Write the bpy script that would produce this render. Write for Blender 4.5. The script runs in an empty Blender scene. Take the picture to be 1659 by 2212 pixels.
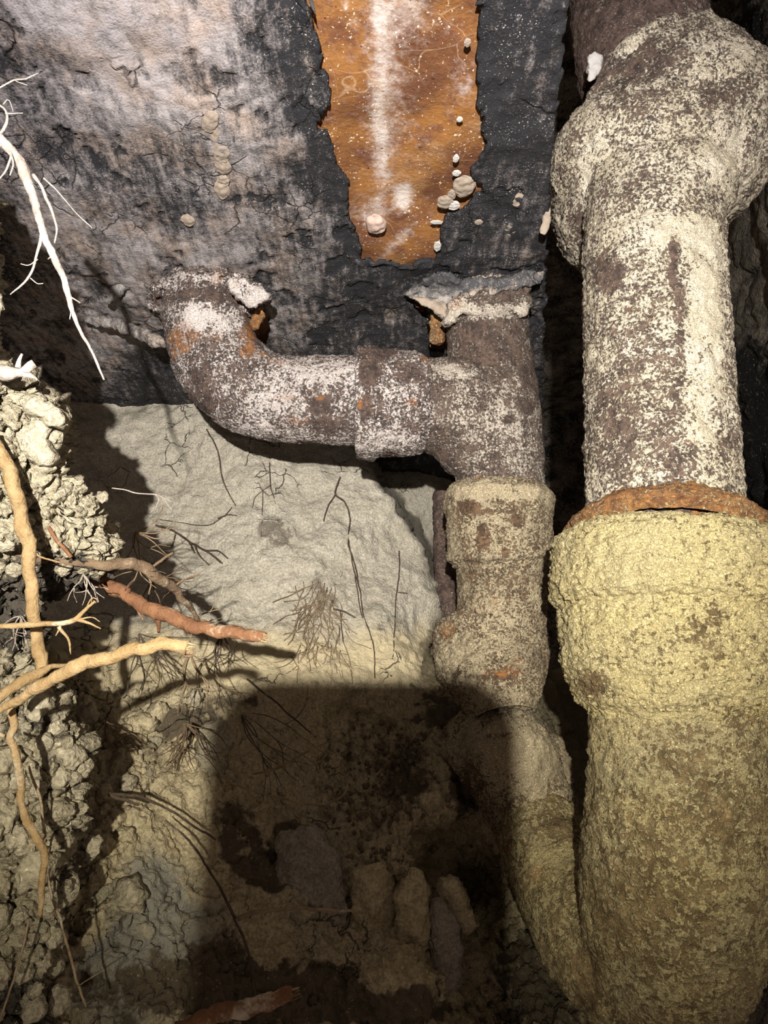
import bpy, bmesh, math, random
import numpy as np
from mathutils import Vector, Quaternion

# ------------------------------------------------------------------ camera, world, light, exposure
SC = bpy.context.scene
COL = SC.collection
F = 1534.0
PITCH = math.radians(18)
CAM = np.array([0.0, 0.0, 0.5])
FWD = np.array([0, math.cos(PITCH), math.sin(PITCH)])
UP = np.array([0, -math.sin(PITCH), math.cos(PITCH)])
RT = np.array([1.0, 0, 0])

def P(px, py, d):
    """point at depth d on the sight line through (px, py)"""
    px = np.asarray(px, float); py = np.asarray(py, float); d = np.asarray(d, float)
    return (CAM + d[..., None] * FWD + ((px - 829.5) / F * d)[..., None] * RT
            + ((1106 - py) / F * d)[..., None] * UP)

def proj(v):
    q = v - CAM
    d = q @ FWD
    return 829.5 + (q @ RT) / d * F, 1106 - (q @ UP) / d * F, d

cam = bpy.data.cameras.new('camera')
cam.sensor_fit = 'HORIZONTAL'; cam.sensor_width = 36; cam.lens = F / 1659 * 36
cam.clip_start = 0.005
camo = bpy.data.objects.new('camera', cam); COL.objects.link(camo)
camo.location = CAM; camo.rotation_euler = (math.pi / 2 + PITCH, 0, 0)
SC.camera = camo

w = bpy.data.worlds.new('world'); SC.world = w; w.use_nodes = True
w.node_tree.nodes['Background'].inputs[0].default_value = (0.55, 0.42, 0.33, 1)
w.node_tree.nodes['Background'].inputs[1].default_value = 0.14

LAMP = P(829.5, 1106, -0.26) + UP * 0.085 + RT * -0.019      # head lamp behind and above the phone

def spot(name, col, power, aim, size, blend):
    l = bpy.data.lights.new(name, 'SPOT'); l.color = col; l.energy = power
    l.spot_size = math.radians(size); l.spot_blend = blend; l.shadow_soft_size = 0.0045
    o = bpy.data.objects.new(name, l); COL.objects.link(o); o.location = LAMP
    o.rotation_euler = Vector(P(*aim) - LAMP).to_track_quat('-Z', 'Y').to_euler()
spot('head_lamp_beam', (0.92, 0.90, 1.0), 17.0, (800, 440, 0.6), 77, 1.0)
spot('head_lamp_rim', (1.0, 0.915, 0.69), 21.0, (880, 960, 0.7), 70, 1.0)

SC.view_settings.view_transform = 'Standard'
SC.view_settings.look = 'None'
SC.view_settings.gamma = 1
SC.view_settings.use_curve_mapping = False
SC.view_settings.exposure = 1.42

# ------------------------------------------------------------------ numpy noise
_rs = np.random.RandomState(7)
_perm = np.concatenate([_rs.permutation(256)] * 3)
_g = _rs.normal(size=(256, 3)); _g /= np.linalg.norm(_g, axis=1)[:, None]
_g = _g.astype(np.float32)

def perlin(p):
    p = np.asarray(p, np.float32)
    i = np.floor(p).astype(np.int64); f = p - i; i &= 255
    u = f * f * f * (f * (f * 6 - 15) + 10)
    out = 0
    for dx in (0, 1):
        wx = u[:, 0] if dx else 1 - u[:, 0]
        for dy in (0, 1):
            wy = u[:, 1] if dy else 1 - u[:, 1]
            for dz in (0, 1):
                wz = u[:, 2] if dz else 1 - u[:, 2]
                h = _perm[_perm[_perm[(i[:, 0] + dx) & 255] + ((i[:, 1] + dy) & 255)] + ((i[:, 2] + dz) & 255)]
                g = _g[h]
                out = out + wx * wy * wz * (g[:, 0] * (f[:, 0] - dx) + g[:, 1] * (f[:, 1] - dy) + g[:, 2] * (f[:, 2] - dz))
    return out * 1.5

def fbm(p, scale, octv=3, rough=0.5, off=0.0):
    p = np.asarray(p) * scale + off + 91.7
    s = 0; a = 1.0
    for k in range(octv):
        s = s + a * perlin(p); p = p * 2.03 + 17.1; a *= rough
    return s

_cell = _rs.rand(256, 3).astype(np.float32)
def worley(p, scale, off=0.0):
    p = (np.asarray(p) * scale + off + 57.3).astype(np.float32)
    i = np.floor(p).astype(np.int64); f = p - i
    best = np.full(len(p), 9.0, np.float32); second = best.copy()
    for dx in (-1, 0, 1):
        for dy in (-1, 0, 1):
            for dz in (-1, 0, 1):
                h = _perm[_perm[_perm[(i[:, 0] + dx) & 255] + ((i[:, 1] + dy) & 255)] + ((i[:, 2] + dz) & 255)]
                c = _cell[h] + np.array([dx, dy, dz], np.float32) - f
                d = (c * c).sum(1)
                second = np.where(d < best, best, np.minimum(second, d))
                best = np.minimum(best, d)
    return np.sqrt(best), np.sqrt(second)

def pebbly(p, scale, off=0.0):
    p = np.asarray(p, float)
    q = p + np.stack([fbm(p, scale * .9, 2, off=off + k * 19) for k in range(3)], 1) * (.28 / scale)
    a, b = worley(q, scale, off)
    return np.clip(1.0 - a * 1.05, 0, 1) ** .8 * .7 + .3 * np.clip((b - a) * 4, 0, 1)

# ------------------------------------------------------------------ mesh helpers
def make_mesh(name, v, faces):
    """faces: list of int arrays (n,3) / (n,4)"""
    v = np.asarray(v, np.float32)
    me = bpy.data.meshes.new(name)
    me.vertices.add(len(v)); me.vertices.foreach_set('co', v.ravel())
    loops = np.concatenate([f.ravel() for f in faces]).astype(np.int32)
    sizes = np.concatenate([np.full(len(f), f.shape[1], np.int32) for f in faces])
    starts = np.concatenate([[0], np.cumsum(sizes)[:-1]]).astype(np.int32)
    me.loops.add(len(loops)); me.loops.foreach_set('vertex_index', loops)
    me.polygons.add(len(sizes)); me.polygons.foreach_set('loop_start', starts)
    try: me.polygons.foreach_set('loop_total', sizes)
    except Exception: pass
    me.update(calc_edges=True)
    me.polygons.foreach_set('use_smooth', np.ones(len(sizes), bool))
    me.update()
    return me

def grid_faces(nu, nv, wrap=False):
    a = np.arange(nu - 1)[:, None] * nv
    j = np.arange(nv if wrap else nv - 1)[None, :]
    j2 = (j + 1) % nv
    return np.stack([(a + j), (a + j2), (a + nv + j2), (a + nv + j)], -1).reshape(-1, 4)

def normals(v, faces):
    n = np.zeros_like(v)
    for f in faces:
        fn = np.cross(v[f[:, 2]] - v[f[:, 0]], v[f[:, -1]] - v[f[:, 1]])
        for k in range(f.shape[1]): np.add.at(n, f[:, k], fn)
    l = np.linalg.norm(n, axis=1)[:, None]; l[l == 0] = 1
    return n / l

def spline(ctrl, n):
    c = np.asarray(ctrl, float)
    c = np.vstack([2 * c[0] - c[1], c, 2 * c[-1] - c[-2]])
    out = []
    for k in range(1, len(c) - 2):
        t = np.linspace(0, 1, 24, endpoint=False)[:, None]
        p0, p1, p2, p3 = c[k - 1], c[k], c[k + 1], c[k + 2]
        out.append(0.5 * (2 * p1 + (p2 - p0) * t + (2 * p0 - 5 * p1 + 4 * p2 - p3) * t ** 2 + (3 * p1 - p0 - 3 * p2 + p3) * t ** 3))
    out.append(c[-2][None]); out = np.vstack(out)
    s = np.concatenate([[0], np.cumsum(np.linalg.norm(np.diff(out[:, :3], axis=0), axis=1))])
    q = np.linspace(0, s[-1], n)
    return np.stack([np.interp(q, s, out[:, k]) for k in range(out.shape[1])], 1)

def tube(path, seg, caps=True, r=None):
    """path (n,4): centre and radius"""
    c = path[:, :3]; r = path[:, 3] if r is None else r
    t = np.gradient(c, axis=0); t /= np.linalg.norm(t, axis=1)[:, None]
    a = np.array([0.31, -0.83, 0.2]); n = a - t[0] * (a @ t[0]); n /= np.linalg.norm(n)
    N = []
    for k in range(len(c)):
        n = n - t[k] * (n @ t[k]); n /= np.linalg.norm(n); N.append(n)
    N = np.array(N); B = np.cross(t, N)
    ang = np.linspace(0, 2 * math.pi, seg, endpoint=False)
    v = (c[:, None] + r[:, None, None] * (np.cos(ang)[None, :, None] * N[:, None] + np.sin(ang)[None, :, None] * B[:, None])).reshape(-1, 3)
    f = [grid_faces(len(c), seg, True)]
    if caps:
        i0 = len(v); v = np.vstack([v, c[0], c[-1]])
        j = np.arange(seg); j2 = (j + 1) % seg; e = (len(c) - 1) * seg
        f.append(np.stack([j2, j, np.full(seg, i0)], 1))
        f.append(np.stack([e + j, e + j2, np.full(seg, i0 + 1)], 1))
    return v, f

def join(parts):
    V = []; Q = []; T = []; o = 0
    for v, fs in parts:
        V.append(v)
        for f in fs: (Q if f.shape[1] == 4 else T).append(f + o)
        o += len(v)
    return np.vstack(V), [np.vstack(x) for x in (Q, T) if x]

def remesh(v, faces, voxel, smooth=3):
    me = make_mesh('tmp', v, faces)
    o = bpy.data.objects.new('tmp', me); COL.objects.link(o)
    m = o.modifiers.new('r', 'REMESH'); m.mode = 'VOXEL'; m.voxel_size = voxel
    if smooth:
        s = o.modifiers.new('s', 'SMOOTH'); s.iterations = smooth; s.factor = 0.5
    dg = bpy.context.evaluated_depsgraph_get()
    e = o.evaluated_get(dg); m2 = e.to_mesh()
    n = len(m2.vertices); vv = np.empty(n * 3, np.float32); m2.vertices.foreach_get('co', vv)
    lp = np.empty(len(m2.loops), np.int32); m2.loops.foreach_get('vertex_index', lp)
    e.to_mesh_clear()
    bpy.data.objects.remove(o); bpy.data.meshes.remove(me)
    return vv.reshape(-1, 3).astype(float), [lp.reshape(-1, 4)]

def smin(a, b): return np.minimum(a, b)

def blobs(v, lst):
    """stain and painted-shade map: list of (px, py, rx, ry, strength); soft blots broken up by noise"""
    px, py, d = proj(v)
    wob = fbm(v, 60, 3) * 0.5
    out = np.zeros(len(v))
    for (x, y, rx, ry, s) in lst:
        q = np.sqrt(((px - x) / rx) ** 2 + ((py - y) / ry) ** 2) + wob
        out += s * np.clip(1.5 - q, 0, 1) if s > 0 else s * np.clip(1.5 - q, 0, 1)
    return out

def tag(o, label=None, cat=None, group=None, kind=None):
    if label: o['label'] = label
    if cat: o['category'] = cat
    if group: o['group'] = group
    if kind: o['kind'] = kind
    return o

def obj(name, v, faces, mat, parent=None, attrs=None, origin=None):
    v = np.asarray(v, float)
    if parent is not None: org = np.array(ORG[parent.name])
    else: org = np.array([v[:, 0].mean(), v[:, 1].mean(), v[:, 2].min()]) if origin is None else np.array(origin)
    me = make_mesh(name, v - org, faces)
    for k, a in (attrs or {}).items():
        at = me.attributes.new(k, 'FLOAT', 'POINT'); at.data.foreach_set('value', np.asarray(a, np.float32))
    me.materials.append(mat)
    o = bpy.data.objects.new(name, me); COL.objects.link(o)
    if parent is not None: o.parent = parent; ORG[o.name] = org
    else: o.location = org; ORG[o.name] = org
    return o
ORG = {}

def empty(name, loc, **kw):
    o = bpy.data.objects.new(name, None); COL.objects.link(o); o.empty_display_size = 0.02
    o.location = loc; ORG[o.name] = np.array(loc)
    return tag(o, **kw)

# ------------------------------------------------------------------ materials
class NB:
    def __init__(s, name):
        s.m = bpy.data.materials.new(name); s.m.use_nodes = True
        s.t = s.m.node_tree; s.b = s.t.nodes['Principled BSDF']
        s.b.inputs['Roughness'].default_value = 0.85
        s.b.inputs['Specular IOR Level'].default_value = 0.25
        s.co = s.t.nodes.new('ShaderNodeTexCoord').outputs['Object']
    def lk(s, a, sock):
        if isinstance(a, bpy.types.NodeSocket): s.t.links.new(a, sock)
        elif isinstance(a, tuple): sock.default_value = (*a, 1) if len(a) == 3 and sock.type == 'RGBA' else a
        else: sock.default_value = a
    def noise(s, scale, detail=3, rough=0.55, vec=None, dist=0.0):
        n = s.t.nodes.new('ShaderNodeTexNoise'); n.inputs['Scale'].default_value = scale
        n.inputs['Detail'].default_value = detail; n.inputs['Roughness'].default_value = rough
        n.inputs['Distortion'].default_value = dist
        s.lk(vec or s.co, n.inputs['Vector']); return n.outputs['Fac']
    def stretch(s, sc, rot=(0, 0, 0)):
        n = s.t.nodes.new('ShaderNodeMapping'); s.lk(s.co, n.inputs['Vector'])
        n.inputs['Rotation'].default_value = rot; n.inputs['Scale'].default_value = sc
        return n.outputs[0]
    def warp(s, scale, amt):
        n = s.t.nodes.new('ShaderNodeTexNoise'); n.inputs['Scale'].default_value = scale; n.inputs['Detail'].default_value = 3
        s.lk(s.co, n.inputs['Vector'])
        a = s.t.nodes.new('ShaderNodeVectorMath'); a.operation = 'MULTIPLY_ADD'
        s.lk(n.outputs['Color'], a.inputs[0]); a.inputs[1].default_value = (amt, amt, amt); s.lk(s.co, a.inputs[2])
        return a.outputs[0]
    def vor(s, scale, vec=None, feature='DISTANCE_TO_EDGE'):
        n = s.t.nodes.new('ShaderNodeTexVoronoi'); n.feature = feature; n.inputs['Scale'].default_value = scale
        s.lk(vec or s.co, n.inputs['Vector']); return n.outputs['Distance']
    def attr(s, name):
        n = s.t.nodes.new('ShaderNodeAttribute'); n.attribute_name = name; return n.outputs['Fac']
    def math(s, op, a, b=0.0, c=0.0, clamp=False):
        n = s.t.nodes.new('ShaderNodeMath'); n.operation = op; n.use_clamp = clamp
        s.lk(a, n.inputs[0]); s.lk(b, n.inputs[1]); s.lk(c, n.inputs[2]); return n.outputs[0]
    def step(s, x, lo, hi, a=0.0, b=1.0):
        n = s.t.nodes.new('ShaderNodeMapRange'); n.interpolation_type = 'SMOOTHSTEP'
        s.lk(x, n.inputs['Value']); s.lk(lo, n.inputs['From Min']); s.lk(hi, n.inputs['From Max'])
        n.inputs['To Min'].default_value = a; n.inputs['To Max'].default_value = b
        return n.outputs['Result']
    def mix(s, f, a, b):
        n = s.t.nodes.new('ShaderNodeMix'); n.data_type = 'RGBA'
        s.lk(f, n.inputs['Factor']); s.lk(a, n.inputs['A'] if False else n.inputs[6]); s.lk(b, n.inputs[7])
        return n.outputs[2]
    def finish(s, col, height=None, dist=0.001, strength=1.0):
        s.lk(col, s.b.inputs['Base Color'])
        if height is not None:
            n = s.t.nodes.new('ShaderNodeBump'); n.inputs['Distance'].default_value = dist
            n.inputs['Strength'].default_value = strength
            s.lk(height, n.inputs['Height']); s.t.links.new(n.outputs[0], s.b.inputs['Normal'])
        return s.m

def crust(name, dark, brown, cream, rust=(0.25, 0.095, 0.028), amount=0.0, grain=430, cream2=None, bump=0.0022, rustamt=0.0):
    b = NB(name)
    g = b.noise(grain, 4, 0.72)
    big = b.noise(30, 5, 0.65)
    med = b.noise(130, 3, 0.6)
    jit = b.math('MULTIPLY_ADD', b.noise(55, 5, 0.7), 2.6, -0.3)
    k = b.math('MULTIPLY_ADD', big, 0.42, b.math('MULTIPLY_ADD', g, 1.15, b.math('MULTIPLY_ADD', med, 0.45, -1.01)))
    k = b.math('ADD', k, amount)
    k = b.math('ADD', k, b.math('MULTIPLY', b.math('MULTIPLY', b.attr('pale'), jit), 0.16))
    k = b.math('SUBTRACT', k, b.math('MULTIPLY', b.math('MULTIPLY', b.attr('dark'), jit), 0.17))
    f = b.step(k, -0.05, 0.09)
    base = b.mix(b.step(b.noise(75, 4, .65), 0.36, 0.64), dark, brown)
    base = b.mix(b.step(b.noise(260, 4, .7), 0.42, 0.66, 0, .75), base, tuple(x * .42 for x in dark))
    base = b.mix(b.step(b.noise(330, 3, .65), 0.56, 0.70, 0, .6), base, tuple(min(1, x * 2.1) for x in brown))
    ra = b.math('MULTIPLY', b.math('MULTIPLY', b.attr('rust'), jit), 0.16)
    rm = b.math('ADD', b.noise(34, 5, 0.7), ra)
    rm = b.step(b.math('ADD', rm, rustamt), 0.62, 0.78)
    rcol = b.mix(b.step(b.noise(110, 4, .65), .35, .65), (rust[0] * .45, rust[1] * .42, rust[2] * .5), (rust[0] * 1.25, rust[1] * 1.35, rust[2] * 1.3))
    base = b.mix(b.math('MULTIPLY', rm, 0.9), base, rcol)
    c2 = cream2 or tuple(x * 0.72 for x in cream)
    cr = b.mix(b.step(b.noise(22, 4), 0.35, 0.65), cream, c2)
    cr = b.mix(b.math('MULTIPLY', rm, 0.45), cr, rcol)
    cr = b.mix(b.step(b.noise(900, 2), 0.3, 0.7, .9, 0), cr, tuple(x * 0.42 for x in cream))
    cr = b.mix(b.step(b.noise(700, 1), 0.62, 0.70, 0, .8), cr, tuple(min(.9, x * 1.5) for x in cream))
    col = b.mix(f, base, cr)
    h = b.math('MULTIPLY_ADD', f, 0.30, b.math('MULTIPLY_ADD', g, 0.9, b.math('MULTIPLY', b.noise(1100, 2), 0.35)))
    return b.finish(col, h, bump, 0.9)

M_mid = crust('lilac_white_crust_over_iron', (0.046, 0.034, 0.031), (0.110, 0.074, 0.060), (0.62, 0.555, 0.53), amount=-0.008, rustamt=-0.03)
M_tee = crust('grey_tan_crust_over_iron', (0.050, 0.036, 0.031), (0.115, 0.080, 0.064), (0.52, 0.46, 0.395), amount=-0.01, rustamt=-0.08)
M_trap = crust('tan_crust_over_iron', (0.07, 0.045, 0.03), (0.16, 0.10, 0.06), (0.44, 0.37, 0.25), amount=0.06, rustamt=-0.05)
M_right = crust('cream_crust_over_iron', (0.055, 0.040, 0.036), (0.135, 0.092, 0.072), (0.68, 0.61, 0.49), cream2=(0.56, 0.49, 0.355), amount=0.04, rustamt=-0.05, grain=400)
M_hub = crust('yellow_limy_crust', (0.11, 0.075, 0.035), (0.25, 0.19, 0.10), (0.47, 0.395, 0.20), cream2=(0.41, 0.355, 0.205), amount=0.17, rustamt=-0.12, grain=300, bump=0.003)
M_wye = crust('ochre_limy_crust', (0.10, 0.07, 0.035), (0.23, 0.17, 0.09), (0.40, 0.335, 0.18), cream2=(0.31, 0.27, 0.165), amount=0.07, rustamt=-0.08, grain=260, bump=0.003)
M_brown = crust('bare_brown_rusted_iron', (0.060, 0.041, 0.035), (0.145, 0.100, 0.082), (0.42, 0.33, 0.28), amount=-0.10, rustamt=-0.1)
M_rustchunk = crust('orange_rust_scale', (0.14, 0.065, 0.03), (0.28, 0.14, 0.05), (0.50, 0.38, 0.22), amount=-0.06, rustamt=0.04)

def coat_mat(name, lo, hi):
    b = NB(name)
    st = b.noise(1.0, 5, 0.6, b.stretch((150, 26, 60), (0, 0, math.radians(-22))))
    f1 = b.noise(18, 5, 0.65)
    f2 = b.noise(140, 4, 0.65)
    f3 = b.noise(620, 2, 0.6)
    k = b.math('MULTIPLY_ADD', st, 0.85, b.math('MULTIPLY', f1, 0.45))
    k = b.math('MULTIPLY_ADD', f2, 0.75, k)
    k = b.math('MULTIPLY_ADD', f3, 0.55, k)
    k = b.math('ADD', b.math('ADD', k, -1.47), b.math('MULTIPLY', b.attr('dust'), 0.95))
    f = b.step(k, -0.10, 0.62)
    warm = b.mix(b.step(b.noise(26, 3), 0.42, 0.66), hi, (hi[0] * 1.02, hi[1] * 0.9, hi[2] * 0.78))
    col = b.mix(f, lo, warm)
    speck = b.step(b.math('MULTIPLY_ADD', b.noise(750, 2), 1.0, b.math('MULTIPLY', b.noise(30, 2), 0.3)), 0.81, 0.90)
    col = b.mix(b.math('MULTIPLY', speck, 0.7), col, (0.55, 0.52, 0.50))
    wv = b.warp(30, 0.03)
    e = b.vor(13, wv)
    gate = b.step(b.noise(9, 2), 0.50, 0.60)
    cr = b.math('MULTIPLY', b.step(e, 0.0, 0.016, 1, 0), gate)
    e2 = b.vor(42, b.warp(60, 0.016))
    cr2 = b.math('MULTIPLY', b.step(e2, 0.0, 0.030, 1, 0), b.step(b.noise(14, 2, 0.5, b.warp(3, .4)), 0.54, 0.62))
    cr = b.math('MAXIMUM', cr, cr2)
    col = b.mix(b.math('MULTIPLY', cr, 0.7), col, (0.014, 0.012, 0.012))
    h = b.math('MULTIPLY_ADD', f2, 0.9, b.math('MULTIPLY_ADD', f3, 0.45, b.math('MULTIPLY', cr, -0.9)))
    return b.finish(col, h, 0.0016, 0.9)
M_coat = coat_mat('dusty_bitumen_coating', (0.017, 0.017, 0.020), (0.345, 0.315, 0.318))

def rustplate():
    b = NB('orange_stained_slab')
    n1 = b.noise(16, 5, 0.6); n2 = b.noise(60, 5, 0.65)
    col = b.mix(b.step(n1, 0.36, 0.62), (0.11, 0.046, 0.023), (0.25, 0.112, 0.034))
    col = b.mix(b.step(n2, 0.46, 0.66, 0, 0.75), col, (0.11, 0.045, 0.028))
    col = b.mix(b.step(b.math('MULTIPLY_ADD', b.noise(9, 3), 1.0, b.math('MULTIPLY', b.noise(90, 3), 0.2)), 0.62, 0.76, 0, .45), col, (0.36, 0.20, 0.09))
    k = b.math('ADD', b.math('MULTIPLY', b.attr('lime'), 0.62), b.math('MULTIPLY_ADD', b.noise(150, 5, 0.75), 0.95, b.math('MULTIPLY', b.noise(30, 3), 0.25)))
    col = b.mix(b.step(k, 0.62, 1.25), col, (0.52, 0.46, 0.43))
    sp = b.step(b.math('MULTIPLY_ADD', b.noise(420, 2), 1.0, b.math('MULTIPLY', b.noise(40, 2), .3)), 0.80, 0.88)
    col = b.mix(sp, col, (0.66, 0.55, 0.42))
    col = b.mix(b.step(b.noise(260, 2), 0.30, 0.24), col, (0.05, 0.022, 0.015))
    sc = b.step(b.vor(24, b.warp(12, 0.05)), 0.0, 0.009, 1, 0)
    col = b.mix(b.math('MULTIPLY', sc, b.step(b.noise(11, 1), 0.5, 0.6, 0, .3)), col, (0.60, 0.44, 0.30))
    h = b.math('MULTIPLY_ADD', n2, 0.8, b.math('MULTIPLY', b.noise(300, 3), 0.5))
    s = b.finish(col, h, 0.0018, 0.9); b.b.inputs['Roughness'].default_value = 0.6
    return s
M_patch = rustplate()

def dirt(name, a, c, dk, crack=0.5, grain=380, bump=0.003, darkthr=0.62, specks=0.6):
    b = NB(name)
    n1 = b.noise(24, 5, 0.62); n2 = b.noise(120, 5, 0.68); n3 = b.noise(grain, 3, 0.6)
    col = b.mix(b.step(b.math('MULTIPLY_ADD', n2, 0.5, b.math('MULTIPLY', n1, 0.6)), 0.40, 0.70), c, a)
    col = b.mix(b.step(n3, 0.30, 0.66, 0.55, 0.0), col, dk)
    tanf = b.math('MULTIPLY_ADD', b.noise(20, 4), 1.0, b.math('MULTIPLY_ADD', b.attr('tan'), 1.4, -.7))
    col = b.mix(b.math('MULTIPLY', b.step(tanf, 0.15, .75), b.step(b.attr('tan'), 0.0, 0.1)), col, b.mix(n2, (0.42, 0.355, 0.23), (0.56, 0.485, 0.325)))
    col = b.mix(b.math('MULTIPLY', b.attr('grey'), .9, clamp=True), col, b.mix(n2, (0.17, 0.165, 0.145), (0.29, 0.28, 0.25)))
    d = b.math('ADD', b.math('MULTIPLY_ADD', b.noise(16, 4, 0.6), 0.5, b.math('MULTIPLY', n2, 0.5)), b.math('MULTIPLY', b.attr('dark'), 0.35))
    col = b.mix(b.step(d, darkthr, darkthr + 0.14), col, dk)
    col = b.mix(b.math('MULTIPLY', b.step(b.noise(grain * 1.3, 1.5), 0.66, 0.74), specks), col, tuple(min(1, x * 1.9) for x in a))
    e = b.vor(34, b.warp(40, 0.022))
    cr = b.math('MULTIPLY', b.step(e, 0.0, 0.03, 1, 0), b.step(b.noise(13, 2), 0.56, 0.62))
    col = b.mix(b.math('MULTIPLY', cr, crack), col, tuple(x * 0.2 for x in dk))
    h = b.math('MULTIPLY_ADD', n2, 1.0, b.math('MULTIPLY_ADD', n3, 0.6, b.math('MULTIPLY', cr, -1.0)))
    return b.finish(col, h, bump, 1.0)
M_wall = dirt('grey_clay_soil', (0.52, 0.485, 0.41), (0.41, 0.38, 0.31), (0.17, 0.15, 0.12), crack=0.6, darkthr=0.59)
M_floor = dirt('loose_tan_soil', (0.56, 0.485, 0.325), (0.42, 0.355, 0.23), (0.10, 0.08, 0.055), crack=0.5, darkthr=0.60, specks=0.25)
M_bank = dirt('crumbly_bank_soil', (0.40, 0.355, 0.255), (0.28, 0.245, 0.17), (0.06, 0.052, 0.042), crack=0.2, grain=300, bump=0.004, darkthr=0.60, specks=0.5)
M_clod = dirt('pale_soil_clod', (0.44, 0.395, 0.295), (0.32, 0.285, 0.205), (0.10, 0.09, 0.07), crack=0.2, grain=420, bump=0.003, darkthr=0.64)
M_graydirt = dirt('grey_lime_soil', (0.38, 0.345, 0.29), (0.27, 0.24, 0.20), (0.09, 0.08, 0.075), crack=0.3)
M_grit = dirt('brown_grit', (0.30, 0.24, 0.16), (0.20, 0.155, 0.10), (0.08, 0.06, 0.04), crack=0.0)
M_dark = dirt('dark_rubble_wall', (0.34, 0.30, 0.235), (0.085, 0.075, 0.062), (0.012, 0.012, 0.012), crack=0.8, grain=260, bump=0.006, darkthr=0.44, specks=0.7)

def bark(name, a, c, pale=0.0):
    b = NB(name)
    n = b.noise(90, 4, 0.65); g = b.noise(500, 3, 0.6)
    col = b.mix(b.step(n, 0.35, 0.65), c, a)
    col = b.mix(b.step(g, 0.58, 0.72, 0, 0.6), col, tuple(x * 0.5 for x in c))
    col = b.mix(b.step(b.math('MULTIPLY_ADD', b.noise(45, 3), 0.7, b.math('MULTIPLY', g, 0.3)), 0.56 - pale, 0.74 - pale), col, (0.44, 0.40, 0.32))
    return b.finish(col, b.math('MULTIPLY_ADD', n, 0.6, g), 0.0012, 0.9)
M_rpale = bark('pale_straw_root', (0.30, 0.21, 0.11), (0.21, 0.14, 0.065))
M_rwhite = bark('white_dusty_root', (0.36, 0.32, 0.29), (0.25, 0.21, 0.18), 0.0)
M_rred = bark('red_brown_root', (0.20, 0.098, 0.048), (0.14, 0.066, 0.034), 0.05)
M_rbrown = bark('dull_brown_root', (0.15, 0.105, 0.065), (0.10, 0.066, 0.042))
M_rdark = bark('dark_hair_root', (0.085, 0.062, 0.045), (0.05, 0.036, 0.028))
M_rtan = bark('tan_rootlet', (0.27, 0.205, 0.135), (0.17, 0.12, 0.075))
M_rcut = bark('splintered_root_wood', (0.36, 0.26, 0.15), (0.15, 0.09, 0.05))

def plain(name, col, rough=0.5, metal=0.0):
    b = NB(name); b.b.inputs['Roughness'].default_value = rough; b.b.inputs['Metallic'].default_value = metal
    c = b.mix(b.noise(300, 2), tuple(x * .9 for x in col), col)
    return b.finish(c)
M_phone = plain('dark_phone_body', (0.03, 0.03, 0.035), 0.4)
M_glass = plain('phone_glass', (0.01, 0.01, 0.012), 0.08)

def shellmat(name, a, c):
    b = NB(name)
    n = b.noise(160, 3)
    return b.finish(b.mix(n, a, c), b.noise(600, 3), 0.0006, 0.8)
M_dab = shellmat('tan_dried_mud', (0.20, 0.16, 0.125), (0.33, 0.275, 0.23))
M_white = shellmat('white_lime', (0.34, 0.33, 0.32), (0.52, 0.50, 0.48))
M_pink = shellmat('pinkish_lime', (0.38, 0.25, 0.20), (0.42, 0.34, 0.31))
M_flake = coat_mat('grey_coating_flake', (0.05, 0.05, 0.055), (0.40, 0.37, 0.35))

# ------------------------------------------------------------------ structure: ceiling (slab underside)
ZC = CAM[2] + 0.448
def on_ceiling(px, py, z=ZC):
    px = np.asarray(px, float); py = np.asarray(py, float)
    ray = FWD + ((px - 829.5) / F)[..., None] * RT + ((1106 - py) / F)[..., None] * UP
    return CAM + ray * ((z - CAM[2]) / ray[..., 2])[..., None]

def rough_poly(pts, n=6, amp=0.0016, seed=0):
    pts = np.asarray(pts, float); out = []
    for k in range(len(pts)):
        a, b = pts[k], pts[(k + 1) % len(pts)]
        for t in np.linspace(0, 1, n, endpoint=False): out.append(a + (b - a) * t)
    out = np.array(out)
    q = np.c_[out, np.full(len(out), seed * 3.1)]
    out[:, 0] += fbm(q, 160, 3) * amp; out[:, 1] += fbm(q, 160, 3, off=40) * amp
    return out

def in_poly(p, poly):
    x, y = p[:, 0], p[:, 1]; ins = np.zeros(len(p), bool)
    for k in range(len(poly)):
        x1, y1 = poly[k]; x2, y2 = poly[(k + 1) % len(poly)]
        c = ((y1 > y) != (y2 > y)) & (x < (x2 - x1) * (y - y1) / (y2 - y1 + 1e-12) + x1)
        ins ^= c
    return ins

def near_poly(p, poly):
    best = np.full(len(p), 1e9); pos = p.copy()
    for k in range(len(poly)):
        a = poly[k]; d = poly[(k + 1) % len(poly)] - a
        t = np.clip(((p - a) @ d) / (d @ d + 1e-12), 0, 1); q = a + t[:, None] * d
        dd = np.linalg.norm(p - q, axis=1); m = dd < best
        best[m] = dd[m]; pos[m] = q[m]
    return best, pos

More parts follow.
